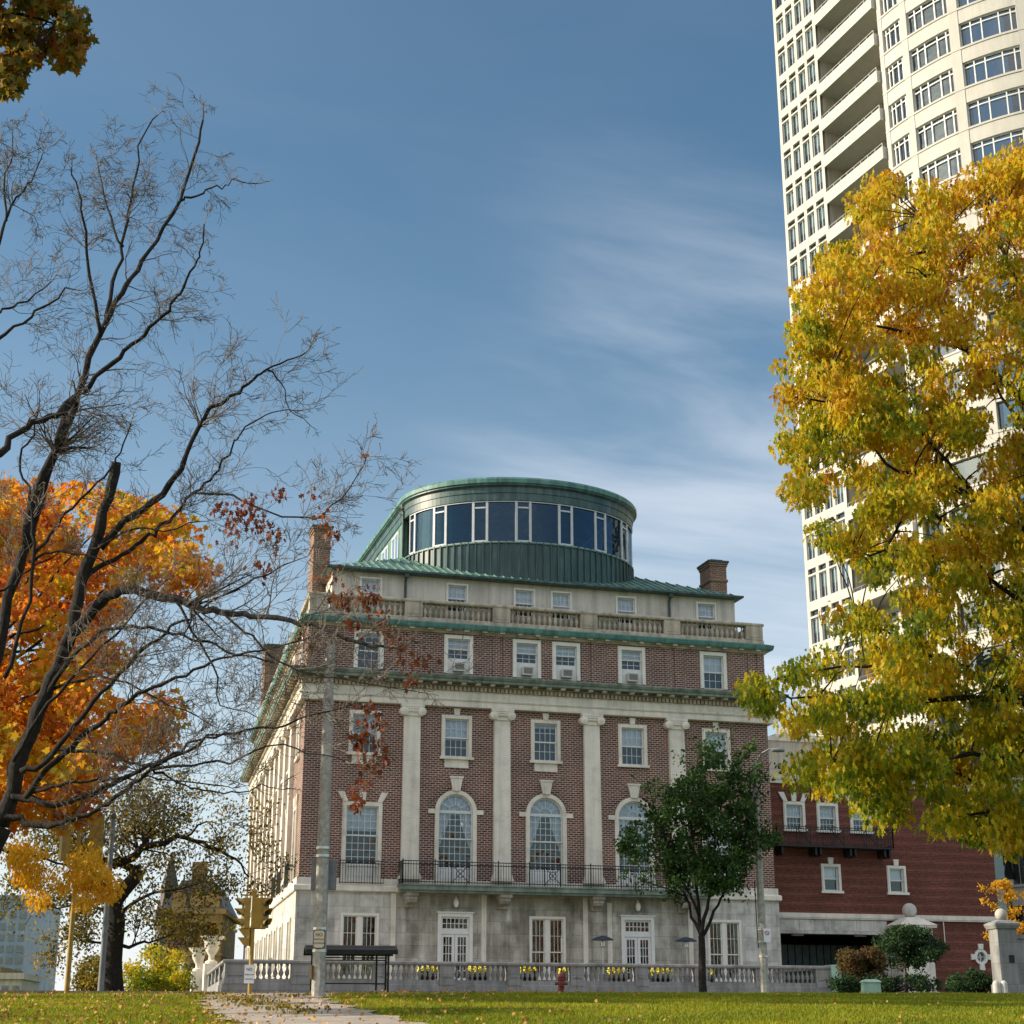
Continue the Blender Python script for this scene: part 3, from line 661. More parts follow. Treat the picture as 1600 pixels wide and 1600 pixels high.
# attic storey
AX = [3.28, 8.23, 12.10, 14.37, 18.22, 23.15]
b = MB(); holed_wall(b, front, 0, 26.33, 19.76, 22.06, [(x - .8, x + .8, 19.82, 21.95, 0) for x in AX]); holed_wall(b, left, 0, LEFTLEN, 19.76, 22.06, [(U(d) - .7, U(d) + .7, 19.9, 21.8, 0) for d, _ in LB])
holed_wall(b, right_f, 0, 39, 19.76, 22.06, []); holed_wall(b, back_f, 0, 24.07, 19.76, 22.06, [])
for x in COLS + [.55, 25.78]:
    b.box(x - .5, x - .08, -.06, .02, 19.77, 22.05); b.box(x + .08, x + .5, -.06, .02, 19.77, 22.05)
b.build('attic_wall', 'brick', bld)
b = MB(); sweep(b, FOOT, [(-.05, 22.02), (.10, 22.02), (.16, 22.12), (.26, 22.14), (.26, 22.2), (-.05, 22.2)], True)
for fr, L in ((front, 26.33), (left, LEFTLEN)):
    k = int(L / 1.0)
    for i in range(k): b.T = Matrix.Translation(fr.p((i + .5) * L / k, 0, 0)) @ Matrix.Rotation(fr.rz, 4, 'Z'); b.box(-.14, .14, -.36, -.1, 22.10, 22.21)
    b.T = None
b.build('attic_moulding', 'parapet_stone', bld)
b = MB(); sweep(b, FOOT, [(-.05, 22.2), (.40, 22.2), (.44, 22.3), (.47, 22.46), (.05, 22.62), (-.05, 22.62)], True); b.build('attic_cornice', 'copper_bright', bld)
# parapet balustrade
BALPROF = [(.062, 0), (.062, .06), (.035, .08), (.045, .12), (.088, .24), (.094, .32), (.062, .44), (.034, .56), (.034, .62), (.05, .65), (.062, .68), (.062, .75)]
def baluster_row(fr, u0, u1, z0, h, spacing, parent, mat, base_w=0.0, sc=1.0):
    b = MB(); n = max(1, int((u1 - u0) / spacing))
    for i in range(n):
        p = fr.p(u0 + (i + .5) * (u1 - u0) / n, base_w, z0)
        b.lathe([(r * sc, z * h / .75) for r, z in BALPROF], p, 8)
    return b.build('baluster_row', mat, parent, smooth=True)
PF = [(.0, 1.05)] + [(x - .5, x + .5) for x in COLS] + [(25.28, 26.33)]
b = MB(); sweep(b, FOOT, [(-.42, 22.62), (.04, 22.62), (.04, 22.80), (-.02, 22.84), (-.42, 22.84)], True); b.build('parapet_plinth', 'parapet_stone', bld)
b = MB(); sweep(b, FOOT, [(-.46, 23.64), (.03, 23.64), (.07, 23.70), (.07, 23.78), (.02, 23.83), (-.46, 23.83)], True); b.build('parapet_rail', 'parapet_stone', bld)
for a, c in PF:
    b = MB(); b.box(a + .01, c - .01, -.03, .42, 22.84, 23.64)
    b.box(a + .16, c - .16, -.05, -.03, 22.98, 23.5); b.build('parapet_pier', 'parapet_stone', bld)
for (a, c), (d, e) in zip(PF, PF[1:]): baluster_row(front, c + .02, d - .02, 22.84, .80, .30, bld, 'parapet_stone', -.2, 1.25)
for k in range(9):
    d = LC[k]; baluster_row(left, U(d + 3.05), U(d + .5), 22.84, .80, .30, bld, 'parapet_stone', -.2, 1.25)
    b = MB(); b.T = Matrix.Translation(left.p(U(d), 0, 0)) @ Matrix.Rotation(left.rz, 4, 'Z'); b.box(-.5, .5, -.03, .42, 22.84, 23.64); b.build('parapet_pier', 'parapet_stone', bld)
baluster_row(left, U(5.0), U(1.05), 22.84, .80, .30, bld, 'parapet_stone', -.2, 1.25)
b = MB(); b.poly([(.1, .1, 22.63), (26.2, .1, 22.63), (26.2, 38.9, 22.63), (2.3, 38.9, 22.63)]); b.build('roof_terrace', 'asphalt', bld)
# penthouse
PHF = [(1.3, .7), (24.95, .7), (24.95, 37), (3.4, 37)]
ph = Frame(PHF[0], (1, 0)); PX = [3.42, 8.29, 12.17, 14.34, 18.22, 23.14]
b = MB(); holed_wall(b, ph, 0, 23.65, 22.64, 25.32, [(x - 1.3 - .64, x - 1.3 + .64, 23.4, 25.02, 0) for x in PX])
for i in (1, 2, 3):
    a, c = PHF[i], PHF[(i + 1) % 4]; holed_wall(b, Frame(a, (c[0] - a[0], c[1] - a[1])), 0, math.hypot(c[0] - a[0], c[1] - a[1]), 22.64, 25.32, [])
b.build('penthouse_wall', 'stucco', bld)
E0 = [(1.0, .3), (25.2, .3), (25.2, 37.4), (3.2, 37.4)]; T0 = 6.6; SLP = .43
E1 = [(E0[0][0] + T0, E0[0][1] + T0), (E0[1][0] - T0, E0[1][1] + T0), (E0[2][0] - T0, E0[2][1] - T0), (E0[3][0] + T0, E0[3][1] - T0)]
ze, zt_ = 25.46, 25.46 + SLP * T0
b = MB()
for i in range(4):
    j = (i + 1) % 4; b.quad((*E0[i], ze), (*E0[j], ze), (*E1[j], zt_), (*E1[i], zt_))
b.poly([(*p, zt_) for p in E1])
n = int(24.2 / .47)
for i in range(1, n):                                # standing seams on the front slope
    x = E0[0][0] + 24.2 * i / n; t = min(T0, x - E0[0][0], E0[1][0] - x)
    b.add([(x - .03, .3, ze + .0), (x + .03, .3, ze), (x + .03, .3, ze + .07), (x - .03, .3, ze + .07), (x - .03, .3 + t, ze + SLP * t), (x + .03, .3 + t, ze + SLP * t), (x + .03, .3 + t, ze + SLP * t + .07), (x - .03, .3 + t, ze + SLP * t + .07)],
          [[0, 1, 2, 3], [0, 4, 5, 1], [3, 2, 6, 7], [0, 3, 7, 4], [1, 5, 6, 2]])
b.build('roof', 'copper_roof', bld)
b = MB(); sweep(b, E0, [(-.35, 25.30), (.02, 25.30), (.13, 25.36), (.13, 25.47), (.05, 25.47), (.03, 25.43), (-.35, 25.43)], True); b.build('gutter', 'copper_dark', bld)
for x in (5.35, 20.85):
    b = MB(); b.tube([(x, .30, 25.3), (x, .45, 25.1), (x, .62, 24.95), (x, .62, 22.7)], .07, 8); b.box(x - .13, x + .13, .25, .45, 25.1, 25.32); b.build('downspout', 'downpipe', bld)
# chimneys
def chimney(x0, x1, y0, y1, z0, z1):
    b = MB(); b.box(x0, x1, y0, y1, z0, z1 - .35); b.box(x0 - .06, x1 + .06, y0 - .06, y1 + .06, z1 - 1.3, z1 - 1.15); b.box(x0 - .05, x1 + .05, y0 - .05, y1 + .05, z1 - .35, z1 - .2)
    b.box(x0 - .1, x1 + .1, y0 - .1, y1 + .1, z1 - .2, z1 - .1)
    o = b.build('chimney', 'chimney_brick', bld); c = MB(); c.box(x0 - .14, x1 + .14, y0 - .14, y1 + .14, z1 - .1, z1); c.box(x0 + .15, x1 - .15, y0 + .15, y1 - .15, z1, z1 + .12); c.build('chimney_cap', 'downpipe', o)
chimney(.72, 1.68, 4.0, 5.5, 22.63, 28.8); chimney(24.5, 25.55, 3.0, 4.6, 24.6, 28.35); chimney(1.95, 3.2, 33, 34.4, 22.63, 28.4)
# round lounge
def lounge_path(off, n=64, back=20.0):
    a, c = 7.0 + off, 5.5 + off; cx, cy = 13.4, 6.1
    pts = [(cx - a, back)]
    for i in range(n + 1):
        t = math.pi * (1 - i / n); pts.append((cx + a * math.cos(t), cy - c * math.sin(t)))
    pts.append((cx + a, back)); return pts
P0 = lounge_path(0)
b = MB(); sweep(b, P0, [(-.2, 25.5), (0, 25.5), (0, 27.70), (-.2, 27.70)])
def arc_points(path):
    L = [0.0]
    for p, q in zip(path, path[1:]): L.append(L[-1] + math.hypot(q[0] - p[0], q[1] - p[1]))
    return L
ARC = arc_points(P0); MID = (ARC[32 + 1] if True else 0)
def on_arc(s, path=P0):
    s += MID
    for i in range(len(path) - 1):
        if ARC[i] <= s <= ARC[i + 1]:
            t = (s - ARC[i]) / (ARC[i + 1] - ARC[i]); p, q = Vector(path[i]), Vector(path[i + 1]); d = (q - p).normalized(); return p.lerp(q, t), d
s = -10.0
while s <= 10.0:
    p, d = on_arc(s); b.T = Matrix.Translation((p.x, p.y, 0)) @ Matrix.Rotation(math.atan2(d.y, d.x), 4, 'Z'); b.box(-.03, .03, -.09, 0, 25.5, 27.8); s += .43
b.T = None; b.build('lounge_skirt', 'copper_dark', bld)
b = MB(); sweep(b, P0, [(-.25, 27.70), (.08, 27.70), (.08, 27.78), (-.25, 27.80)]); b.build('lounge_sill', 'copper_roof', bld)
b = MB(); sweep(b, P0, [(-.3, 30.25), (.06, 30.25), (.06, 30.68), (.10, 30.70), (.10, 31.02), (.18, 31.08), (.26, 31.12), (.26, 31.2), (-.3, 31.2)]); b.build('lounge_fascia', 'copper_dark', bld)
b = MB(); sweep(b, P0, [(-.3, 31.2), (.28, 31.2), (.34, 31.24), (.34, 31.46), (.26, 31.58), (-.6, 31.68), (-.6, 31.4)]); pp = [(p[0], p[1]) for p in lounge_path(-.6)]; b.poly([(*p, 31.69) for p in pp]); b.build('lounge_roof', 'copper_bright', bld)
cuts = [-8.9, -8.3, -6.65, -5.85, -4.15, -3.35, -1.67, -.87, .87, 1.67, 3.35, 4.15, 5.85, 6.65, 8.3, 8.9]
def curved(b, s0, s1, z0, z1, off, n=5):
    q = [on_arc(s0 + (s1 - s0) * i / n) for i in range(n + 1)]
    for (p, d), (p2, d2) in zip(q, q[1:]):
        o1 = Vector((d.y, -d.x)) * off; o2 = Vector((d2.y, -d2.x)) * off
        b.quad((p.x + o1.x, p.y + o1.y, z0), (p2.x + o2.x, p2.y + o2.y, z0), (p2.x + o2.x, p2.y + o2.y, z1), (p.x + o1.x, p.y + o1.y, z1))
for i, (s0, s1) in enumerate(zip(cuts, cuts[1:])):
    m = MB(); narrow = (s1 - s0) < .9
    def post(sv, w):
        p, d = on_arc(sv); m.T = Matrix.Translation((p.x, p.y, 0)) @ Matrix.Rotation(math.atan2(d.y, d.x), 4, 'Z'); m.box(-w, w, -.01, .14, 27.78, 30.25); m.T = None
    post(s0 + .035, .035); post(s1 - .036, .035)
    if narrow:
        for z in (29.80, 27.81):
            p, d = on_arc((s0 + s1) / 2); m.T = Matrix.Translation((p.x, p.y, 0)) @ Matrix.Rotation(math.atan2(d.y, d.x), 4, 'Z'); m.box(-(s1 - s0) / 2 + .09, (s1 - s0) / 2 - .09, .0, .1, z, z + .09); m.T = None
    q_ = [on_arc(s0 + (s1 - s0) * k_ / 6)[0] for k_ in range(7)]
    for za in (27.79, 30.19): m.tube([(p_.x, p_.y, za) for p_ in q_], .035, 4)
    o = m.build('lounge_window', 'lounge_paint', bld)
    g = MB(); curved(g, s0 + .06, s1 - .06, 27.78, 30.25, -.07); g.build('pane', 'rotunda_glass', o)
for x, y in ((6.30, 6.0), (20.5, 6.0)):
    b = MB(); b.tube([(x, y, 31.1), (x, y, 26.5)], .09, 8); b.lathe([(.1, 0), (.19, .2), (.19, .42)], (x, y, 30.7), 8); b.build('downspout', 'downpipe', bld)
for sx in (-1, 1):                                   # straight flanks of the lounge behind the bow
    x = 13.4 + sx * 7.0; b = MB(); b.box(min(x, x - sx * .2), max(x, x - sx * .2), 6.3, 20, 27.78, 30.25)
    b.build('lounge_flank', 'copper_roof', bld)
    for k in range(4):
        y = 7.6 + k * 3; m = MB(); xo = x + sx * .01
        m.box(min(xo, xo + sx * .05), max(xo, xo + sx * .05), y, y + 1.9, 28.0, 28.1); m.box(min(xo, xo + sx * .05), max(xo, xo + sx * .05), y, y + 1.9, 29.9, 30.0)
        for yy in (y, y + .9, y + 1.8): m.box(min(xo, xo + sx * .05) , max(xo, xo + sx * .05), yy, yy + .1, 28.095, 29.905)
        o = m.build('lounge_window', 'white_paint', bld); g = MB(); xg = x + sx * .03; g.quad((xg, y, 28.05), (xg, y + 1.9, 28.05), (xg, y + 1.9, 29.95), (xg, y, 29.95)); g.build('pane', 'apartment_glass', o)
# windows of the front
Wr = window('window', 1.70, 3.0, .2, nx=5, nz=4, keys=3, panel=.68, sill=False, shade=.42, curtain='curtain'); Wa = arched_window('window', 1.86, 3.86)
for i in (0, 4): put(Wr, front, BAYS[i], 0, 9.42 + .12)
for i in (1, 2, 3): put(Wa, front, BAYS[i], 0, 9.48)
S_ap = window('window', 1.30, 2.04, .19, nx=4, nz=2, keys=1, apron=.44, shade=.55, curtain='curtain'); S_pl = window('window', 1.30, 2.04, .19, nx=4, nz=2, keys=1, shade=.5)
S_dk = window('window', 1.30, 2.04, .19, nx=4, nz=2, keys=1, apron=.44, shade=.12, curtain='curtain')
for i, p in ((0, S_ap), (1, S_ap), (2, S_dk), (3, S_pl), (4, S_pl)): put(p, front, BAYS[i], 0, 15.31)
A_ac = window('window', 1.22, 1.92, .2, nx=3, nz=2, sill=False, ac=True, shade=.42, stone_m='cream_paint'); A_pl = window('window', 1.22, 1.92, .2, nx=3, nz=2, sill=False, shade=.48, stone_m='cream_paint')
A_dk = window('window', 1.22, 1.92, .2, nx=3, nz=2, sill=False, shade=.1, stone_m='cream_paint')
for i, p in enumerate((A_dk, A_ac, A_ac, A_ac, A_ac, A_pl)): put(p, front, AX[i], 0, 19.82)
P_a = window('window', 1.06, 1.5, .10, nx=4, nz=2, sill=False, shade=.5, stone_m='cream_paint'); P_b = window('window', 1.06, 1.5, .10, nx=4, nz=2, sill=False, shade=.72, stone_m='cream_paint')
for i, x in enumerate(PX): put((P_b, P_a, P_a, P_b, P_b, P_b)[i], ph, x - 1.3, 0, 23.45)
G = casement('window', 1.72, 2.94); DR = french_door()
for i in (0, 2, 4): put(G, f2, BAYS[i] + .12, 0, 4.06)
for i in (1, 3): put(DR, f2, BAYS[i] + .12, 0, 3.37)
# windows of the left side
Lw = window('window', 1.2, 3.0, .2, nx=4, nz=4, keys=3, panel=.68, sill=False, shade=.3, curtain='curtain'); Ls = window('window', 1.0, 1.9, .2, nx=3, nz=2, shade=.4); La = window('window', 1.0, 1.7, .2, nx=3, nz=2, shade=.4, stone_m='cream_paint'); Lg = window('window', 1.1, 2.3, .18, nx=3, nz=3, shade=.2)
for d, c in LB:
    put(Lw, left, U(d), 0, 9.54); put(Ls, left, U(d), 0, 15.3); put(La, left, U(d), 0, 19.98); put(Lg, l2, U(d), 0, 4.5)
# balcony
b = MB(); x0, x1 = 5.10, 22.05
b.box(x0, x1, -1.15, -.10, 8.28, 8.50); b.box(x0 - .05, x1 + .05, -1.2, -.10, 8.50, 8.56); b.box(x0 + .08, x1 - .08, -1.06, -.10, 8.16, 8.28)
o = b.build('balcony', 'copper_cornice', bld)
for x in COLS:
    b = MB(); b.prism([(-.36, 8.16), (.36, 8.16), (.36, 7.98), (-.36, 7.98)], -1.0, -.12); b.T = Matrix.Translation((x, 0, 0)); b.v = []; b.f = []
    b.box(-.34, .34, -1.0, -.12, 7.99, 8.158); b.box(-.28, .28, -.92, -.12, 7.81, 8.0); b.box(-.24, .24, -.6, -.12, 7.61, 7.83)
    b.tube([(-.26, -.72, 7.8), (.26, -.72, 7.8)], .17, 12); b.box(-.22, .22, -.42, -.121, 7.45, 7.65); b.tube([(-.25, -.3, 7.55), (.25, -.3, 7.55)], .12, 12)
    b.build('bracket', 'base_stone', o, smooth=True)
b = MB(); y = -1.1
def bars(b, p0, p1, z0, z1, sp):
    p0, p1 = Vector(p0), Vector(p1); n = int((p1 - p0).length / sp)
    for i in range(n + 1):
        p = p0.lerp(p1, i / n); t = .011 if i % 12 else .026; b.box(p.x - t, p.x + t, p.y - t, p.y + t, z0, z1 + (0 if i % 12 else .1))
for seg in (((x0 + .05, y), (x1 - .05, y)), ((x0 + .05, y), (x0 + .05, -.15)), ((x1 - .05, y), (x1 - .05, -.15))):
    bars(b, seg[0], seg[1], 8.56, 9.72, .14)
    a, c = seg
    for z in (8.68, 9.56, 9.72): b.box(min(a[0], c[0]) - .02, max(a[0], c[0]) + .02, min(a[1], c[1]) - .022, max(a[1], c[1]) + .022, z - .022, z + .022)
for xx in BAYS[1:4]:
    for sx in (-1, 1): b.tube([(xx - .42 * sx, y - .03, 8.70), (xx + .42 * sx, y - .03, 9.54)], .02, 5)
    b.tube([(xx + .2 * math.cos(t), y - .035, 9.12 + .2 * math.sin(t)) for t in np.linspace(0, 2 * math.pi, 17)], .018, 5, cap=False)
    for sx in (-1, 1): b.box(xx + sx * .45 - .02, xx + sx * .45 + .02, y - .03, y, 8.6, 9.7)
b.build('railing', 'iron', o)
b = MB()
for xa, xb in ((2.05, 4.31), (22.02, 24.28)):
    b = MB(); bars(b, (xa, -.32), (xb, -.32), 8.56, 9.72, .14)
    for z in (8.62, 9.58, 9.72): b.box(xa, xb, -.34, -.30, z - .02, z + .02)
    b.build('window_guard', 'iron', bld)
for d, c in LB[:3]:
    b = MB(); b.T = Matrix.Translation(left.p(U(d), 0, 0)) @ Matrix.Rotation(left.rz, 4, 'Z'); bars(b, (-1, -.4), (1, -.4), 8.56, 9.72, .14); bars(b, (-1, -.4), (-1, -.05), 8.56, 9.72, .14); bars(b, (1, -.4), (1, -.05), 8.56, 9.72, .14)
    b.box(-1.02, 1.02, -.42, -.38, 9.70, 9.74); b.box(-1.02, 1.02, -.42, -.38, 8.6, 8.64); b.build('window_guard', 'iron', bld)
for i in (1, 3):
    b = MB(); b.lathe([(.03, -.24), (.11, -.18), (.15, 0), (.12, .16), (.05, .24), (.02, .32)], (BAYS[i], -.28, 7.72), 12); b.box(BAYS[i] - .04, BAYS[i] + .04, -.28, -.12, 7.98, 8.04); b.build('wall_lamp', 'lens_white', bld, smooth=True)
for x in (4.9, 9.7, 15.25, 16.6, 21.2):
    b = MB(); b.box(x - .13, x + .13, -.155, -.10, 3.36, 8.15 if x != 16.6 else 7.9); b.build('stone_strip', 'limestone', bld)

# ---------------------------------------------------------------- terrace and its balustrade
b = MB(); b.slab([(-4.0, -5.9), (26.0, -5.9), (26.0, -.13), (-.1, -.13), (1.9, 36), (-1.6, 36)], 2.8, 3.36); prop(b.build('terrace', 'path_concrete'), kind='structure')
def terrace_balustrade():
    t = thing('balustrade', (11, -6, 3.0), 'long grey stone balustrade enclosing the terrace below the brick building', 'balustrade')
    X0 = onY(351, 1500, -6).x; X1 = onY(1296, 1511, -6).x; side = Vector((.065, 1, 0)).normalized()
    path = [(X0 + side.x * 34, -6 + side.y * 34), (X0, -6), (X1, -6), (X1, -.2)]
    def sw(name, prof, mat='wall_stone'): b = MB(); sweep(b, path, prof); return b.build(name, mat, t)
    sw('plinth', [(-.42, 2.7), (.14, 2.7), (.14, 3.10), (.06, 3.14), (.06, 3.50), (.02, 3.53), (.02, 3.72), (-.40, 3.72)])
    sw('rail', [(-.44, 4.40), (.03, 4.40), (.08, 4.44), (.08, 4.52), (.03, 4.57), (-.44, 4.57)])
    fr = Frame((0, -6), (1, 0)); piers = []
    for a, c in ((351, 389), (455, 487), (582, 602), (687, 710), (793, 813), (892, 913), (993, 1013), (1086, 1106), (1181, 1194), (1275, 1297)):
        piers.append((onY(a, 1520, -6).x, onY(c, 1520, -6).x))
    for a, c in piers:
        b = MB(); b.box(a, c, -6.0, -5.6, 3.72, 4.40); b.box(a - .03, c + .03, -6.09, -5.6, 3.5, 3.78); b.box(a + .12, c - .12, -6.03, -6.0, 3.88, 4.32); b.build('pier', 'wall_stone', t)
    for (a, c), (d, e) in zip(piers, piers[1:]): baluster_row(fr, c + .03, d - .03, 3.72, .68, .245, t, 'wall_stone', -.2, 1.12)
    sf = Frame((X0 + side.x * 34, -6 + side.y * 34), (-side.x, -side.y))
    for k in range(7):
        u1 = 34 - .9 - k * 4.6; baluster_row(sf, u1 - 3.7, u1, 3.72, .68, .245, t, 'wall_stone', -.2, 1.12)
        b = MB(); b.T = Matrix.Translation(sf.p(u1 - 4.15, 0, 0)) @ Matrix.Rotation(sf.rz, 4, 'Z'); b.box(-.45, .45, 0, .4, 3.72, 4.4); b.build('pier', 'wall_stone', t)
    b = MB(); b.box(X1 + .02, X1 + .55, -6.2, -5.4, 3.3, 4.62); b.build('end_block', 'box_green', t)
terrace_balustrade()
# ---------------------------------------------------------------- red brick annex with the garage entrance
an = thing('brick_annex', (34.5, 3, 3.0), 'low dark red brick wing with garage opening right of the big brick building', 'building')
AO = BASE[an.name]; af = Frame((26.46, 3), (1, 0)); ax = lambda x: x - 26.46
def aput(proto, x, z):
    o = proto if proto.name not in USED else copy_tree(proto); USED.add(proto.name); o.parent = an; o.location = Vector((x, 3, z)) - AO; return o
UW = [(29.16, 12.42), (31.28, 12.42), (33.41, 12.42), (35.55, 12.42)]; LW = [(31.29, 8.98), (35.5, 8.98)]
b = MB(); holed_wall(b, af, 0, 15.64, 2.9, 15.35, [(ax(x) - .66, ax(x) + .66, z + .0, z + 1.55, 0) for x, z in UW[:3]] + [(ax(x) - .60, ax(x) + .60, z, z + 1.5, 0) for x, z in LW] + [(ax(27.75), ax(34.35), 2.9, 6.74, 0), (ax(40.34), ax(40.94), 5.21, 5.81, 0)])
holed_wall(b, Frame((42.1, 3), (0, 1)), 0, 17, 2.9, 15.35, []); holed_wall(b, Frame((42.1, 20), (-1, 0)), 0, 15.64, 2.9, 15.35, []); b.build('brick_wall', 'annex_brick', an)
b = MB(); b.box(26.47, 42.25, 2.85, 20.1, 15.36, 15.62); b.box(26.47, 42.2, 2.9, 20.0, 15.14, 15.355); b.build('coping', 'limestone', an)
b = MB(); b.box(26.47, 42.18, 2.80, 2.99, 7.48, 7.56); b.box(26.47, 42.2, 2.76, 2.99, 7.56, 7.80); b.build('belt_course', 'limestone', an)
b = MB(); b.box(27.5, 34.6, 2.88, 3.35, 6.74, 7.47)
for x in (29.2, 31.0, 32.8): b.box(x - .12, x + .12, 2.84, 2.88, 6.84, 7.40)
b.box(27.5, 34.6, 2.80, 3.3, 6.66, 6.86); b.box(27.4, 27.76, 2.9, 3.3, 2.9, 6.66); b.box(34.34, 34.7, 2.9, 3.3, 2.9, 6.66); b.build('garage_lintel', 'base_stone', an)
b = MB(); b.box(27.8, 34.3, 9.0, 9.1, 2.9, 6.7); b.box(27.7, 27.78, 3.3, 9, 2.9, 6.7); b.box(34.32, 34.4, 3.3, 9, 2.9, 6.7); b.box(27.8, 34.3, 3.3, 9, 6.75, 6.85); b.build('garage_interior', 'dark_void', an)
b = MB()
for i in range(14): b.box(27.9 + i * .46, 28.3 + i * .46, 5.9, 5.95, 3.1, 6.2)
b.build('garage_door', 'downpipe', an)
for x in (29.6, 33.6):
    b = MB(); b.box(x - .35, x + .35, 4.2, 4.4, 6.62, 6.70); b.build('ceiling_fixture', 'cream_paint', an)
aw = window('window', 1.02, 1.40, .18, nx=4, nz=2, keys=3, shade=.5, curtain='curtain', stone_m='cream_paint', hood=False); al = window('window', .92, 1.36, .16, nx=1, nz=1, keys=1, shade=.5, stone_m='cream_paint')
for x, z in UW[:3]: aput(aw, x, z + .1)
for x, z in LW: aput(al, x, z + .1)
b = MB(); xa, xb = 27.5, 34.85
b.box(xa, xb, 1.9, 2.98, 11.42, 11.50)
for seg in (((xa, 1.92), (xb, 1.92)), ((xa, 1.92), (xa, 2.9)), ((xb, 1.92), (xb, 2.9))):
    bars(b, seg[0], seg[1], 11.5, 12.55, .15); a, c = seg
    for z in (11.62, 12.42, 12.55): b.box(min(a[0], c[0]) - .02, max(a[0], c[0]) + .02, min(a[1], c[1]) - .02, max(a[1], c[1]) + .02, z - .02, z + .02)
for x, _ in UW[:3]:
    for sx in (-1, 1): b.tube([(x - .38 * sx, 1.88, 11.64), (x + .38 * sx, 1.88, 12.42)], .03, 5); b.box(x + sx * .42 - .02, x + sx * .42 + .02, 1.88, 1.92, 11.5, 12.55)
for x in (27.9, 30.0, 30.3, 32.2, 32.5, 34.4, 34.7):
    b.prism([(x - .07, 11.42), (x + .07, 11.42), (x + .05, 10.95), (x - .05, 11.05)], 2.1, 2.98)
b.build('balcony', 'iron', an)
b = MB()
for i in range(24):
    a0, a1 = 2 * math.pi * i / 24, 2 * math.pi * (i + 1) / 24; c = (40.64, 5.51)
    b.prism([(c[0] + .29 * math.cos(a0), c[1] + .29 * math.sin(a0)), (c[0] + .44 * math.cos(a0), c[1] + .44 * math.sin(a0)), (c[0] + .44 * math.cos(a1), c[1] + .44 * math.sin(a1)), (c[0] + .29 * math.cos(a1), c[1] + .29 * math.sin(a1))], 2.92, 3.2)
for dx, dz in ((1, 0), (-1, 0), (0, 1), (0, -1)):
    if dx: b.prism([(40.64 + dx * .43, 5.37), (40.64 + dx * .43, 5.65), (40.64 + dx * .68, 5.68), (40.64 + dx * .68, 5.34)], 2.88, 3.05)
    else: b.prism([(40.50, 5.51 + dz * .43), (40.78, 5.51 + dz * .43), (40.81, 5.51 + dz * .74), (40.47, 5.51 + dz * .74)], 2.88, 3.05)
o = b.build('round_window', 'cream_paint', an); b = MB(); b.box(40.3, 40.98, 3.12, 3.15, 5.18, 5.84); b.build('pane', 'pane', o)
b = MB(); b.box(40.625, 40.655, 3.06, 3.1, 5.22, 5.8); b.box(40.35, 40.93, 3.05, 3.09, 5.495, 5.525); b.build('sash', 'sash_paint', o)
b = MB(); b.tube([(38.3, 2.95, 7.7), (38.3, 2.9, 7.4), (38.32, 2.92, 5.9)], .03, 6); b.build('conduit', 'cream_paint', an)

rp = thing('rooftop_block', (31, 12, 15.6), 'pale ribbed concrete rooftop block behind the low red brick wing', 'building')
b = MB(); b.box(30.4, 50, 12, 19.5, 15.63, 19.3); b.build('wall', 'siding', rp)
b = MB(); b.box(30.3, 50.1, 11.9, 19.6, 19.3, 19.55); b.box(33.0, 40, 13, 18, 19.55, 19.95); b.build('parapet_cap', 'limestone', rp)
b = MB(); b.box(41, 47, 11.95, 12.0, 16.5, 18.6); b.build('window', 'apartment_glass', rp)

ob = thing('stone_office', (52, 8, 3), 'grey stone and glass office block at the far right behind the gate pier', 'building')
b = MB(); b.box(44.2, 75, 9, 40, 2.9, 13.5); b.box(44.0, 75, 8.8, 40, 13.5, 14.2)
for i in range(9): b.box(44.2 + i * 3.2, 45.2 + i * 3.2, 8.5, 9.0, 2.9, 13.4)
b.build('wall', 'tower_stone', ob)
for i in range(9):
    for z in (4.0, 7.4, 10.6):
        b = MB(); b.box(45.24 + i * 3.2, 47.36 + i * 3.2, 8.95, 8.99, z, z + 2.5); b.build('window', 'tower_glass', ob)

# ---------------------------------------------------------------- white apartment tower
TA = Vector((43.70, 25.62)); TD = Vector((.1547, -.988)).normalized()
tw = thing('apartment_tower', (50, 20, 3), 'tall white apartment tower with bowed window bays and long balconies', 'tower')
TW = BASE[tw.name]; ZT = 65.56; FH = 3.37; K0, K1 = -18, 11
tf = Frame((TA.x, TA.y), TD); ztop = lambda k: ZT + FH * k
CX = [(-1.92, -.88), (-.52, .46), (.84, 1.80), (2.14, 3.22)]
b = MB(); hs = []
for k in range(K0, K1):
    for a, c in CX: hs += [(a, c, ztop(k) - 2.02, ztop(k), 0), (a, c, ztop(k) + .16, ztop(k) + .60, 0)]
holed_wall(b, tf, -2.3, 3.6, 2.9, 102, hs, .28)
bk = Frame(tuple((TA + TD * -2.3)[:2]), (.988, .1547))
holed_wall(b, Frame((TA.x + TD.x * -2.3 + 22 * .988, TA.y + TD.y * -2.3 + 22 * .1547), (-.988, -.1547)), 0, 22, 2.9, 102, [])
curve_pts = [Vector((45.50, 14.16)), Vector((46.08, 11.40)), Vector((47.75, 7.27)), Vector((51.03, 3.37)), Vector((56.0, .7)), Vector((62.0, -.2))]
def crom(P, n):
    out = []; Q = [P[0] * 2 - P[1]] + P + [P[-1] * 2 - P[-2]]
    for i in range(1, len(Q) - 2):
        for j in range(n):
            t = j / n; a, b_, c, d = Q[i - 1], Q[i], Q[i + 1], Q[i + 2]
            out.append(.5 * ((2 * b_) + (c - a) * t + (2 * a - 5 * b_ + 4 * c - d) * t * t + (3 * b_ - a - 3 * c + d) * t ** 3))
    out.append(P[-1]); return out
NS = 12; TC = crom(curve_pts, NS)
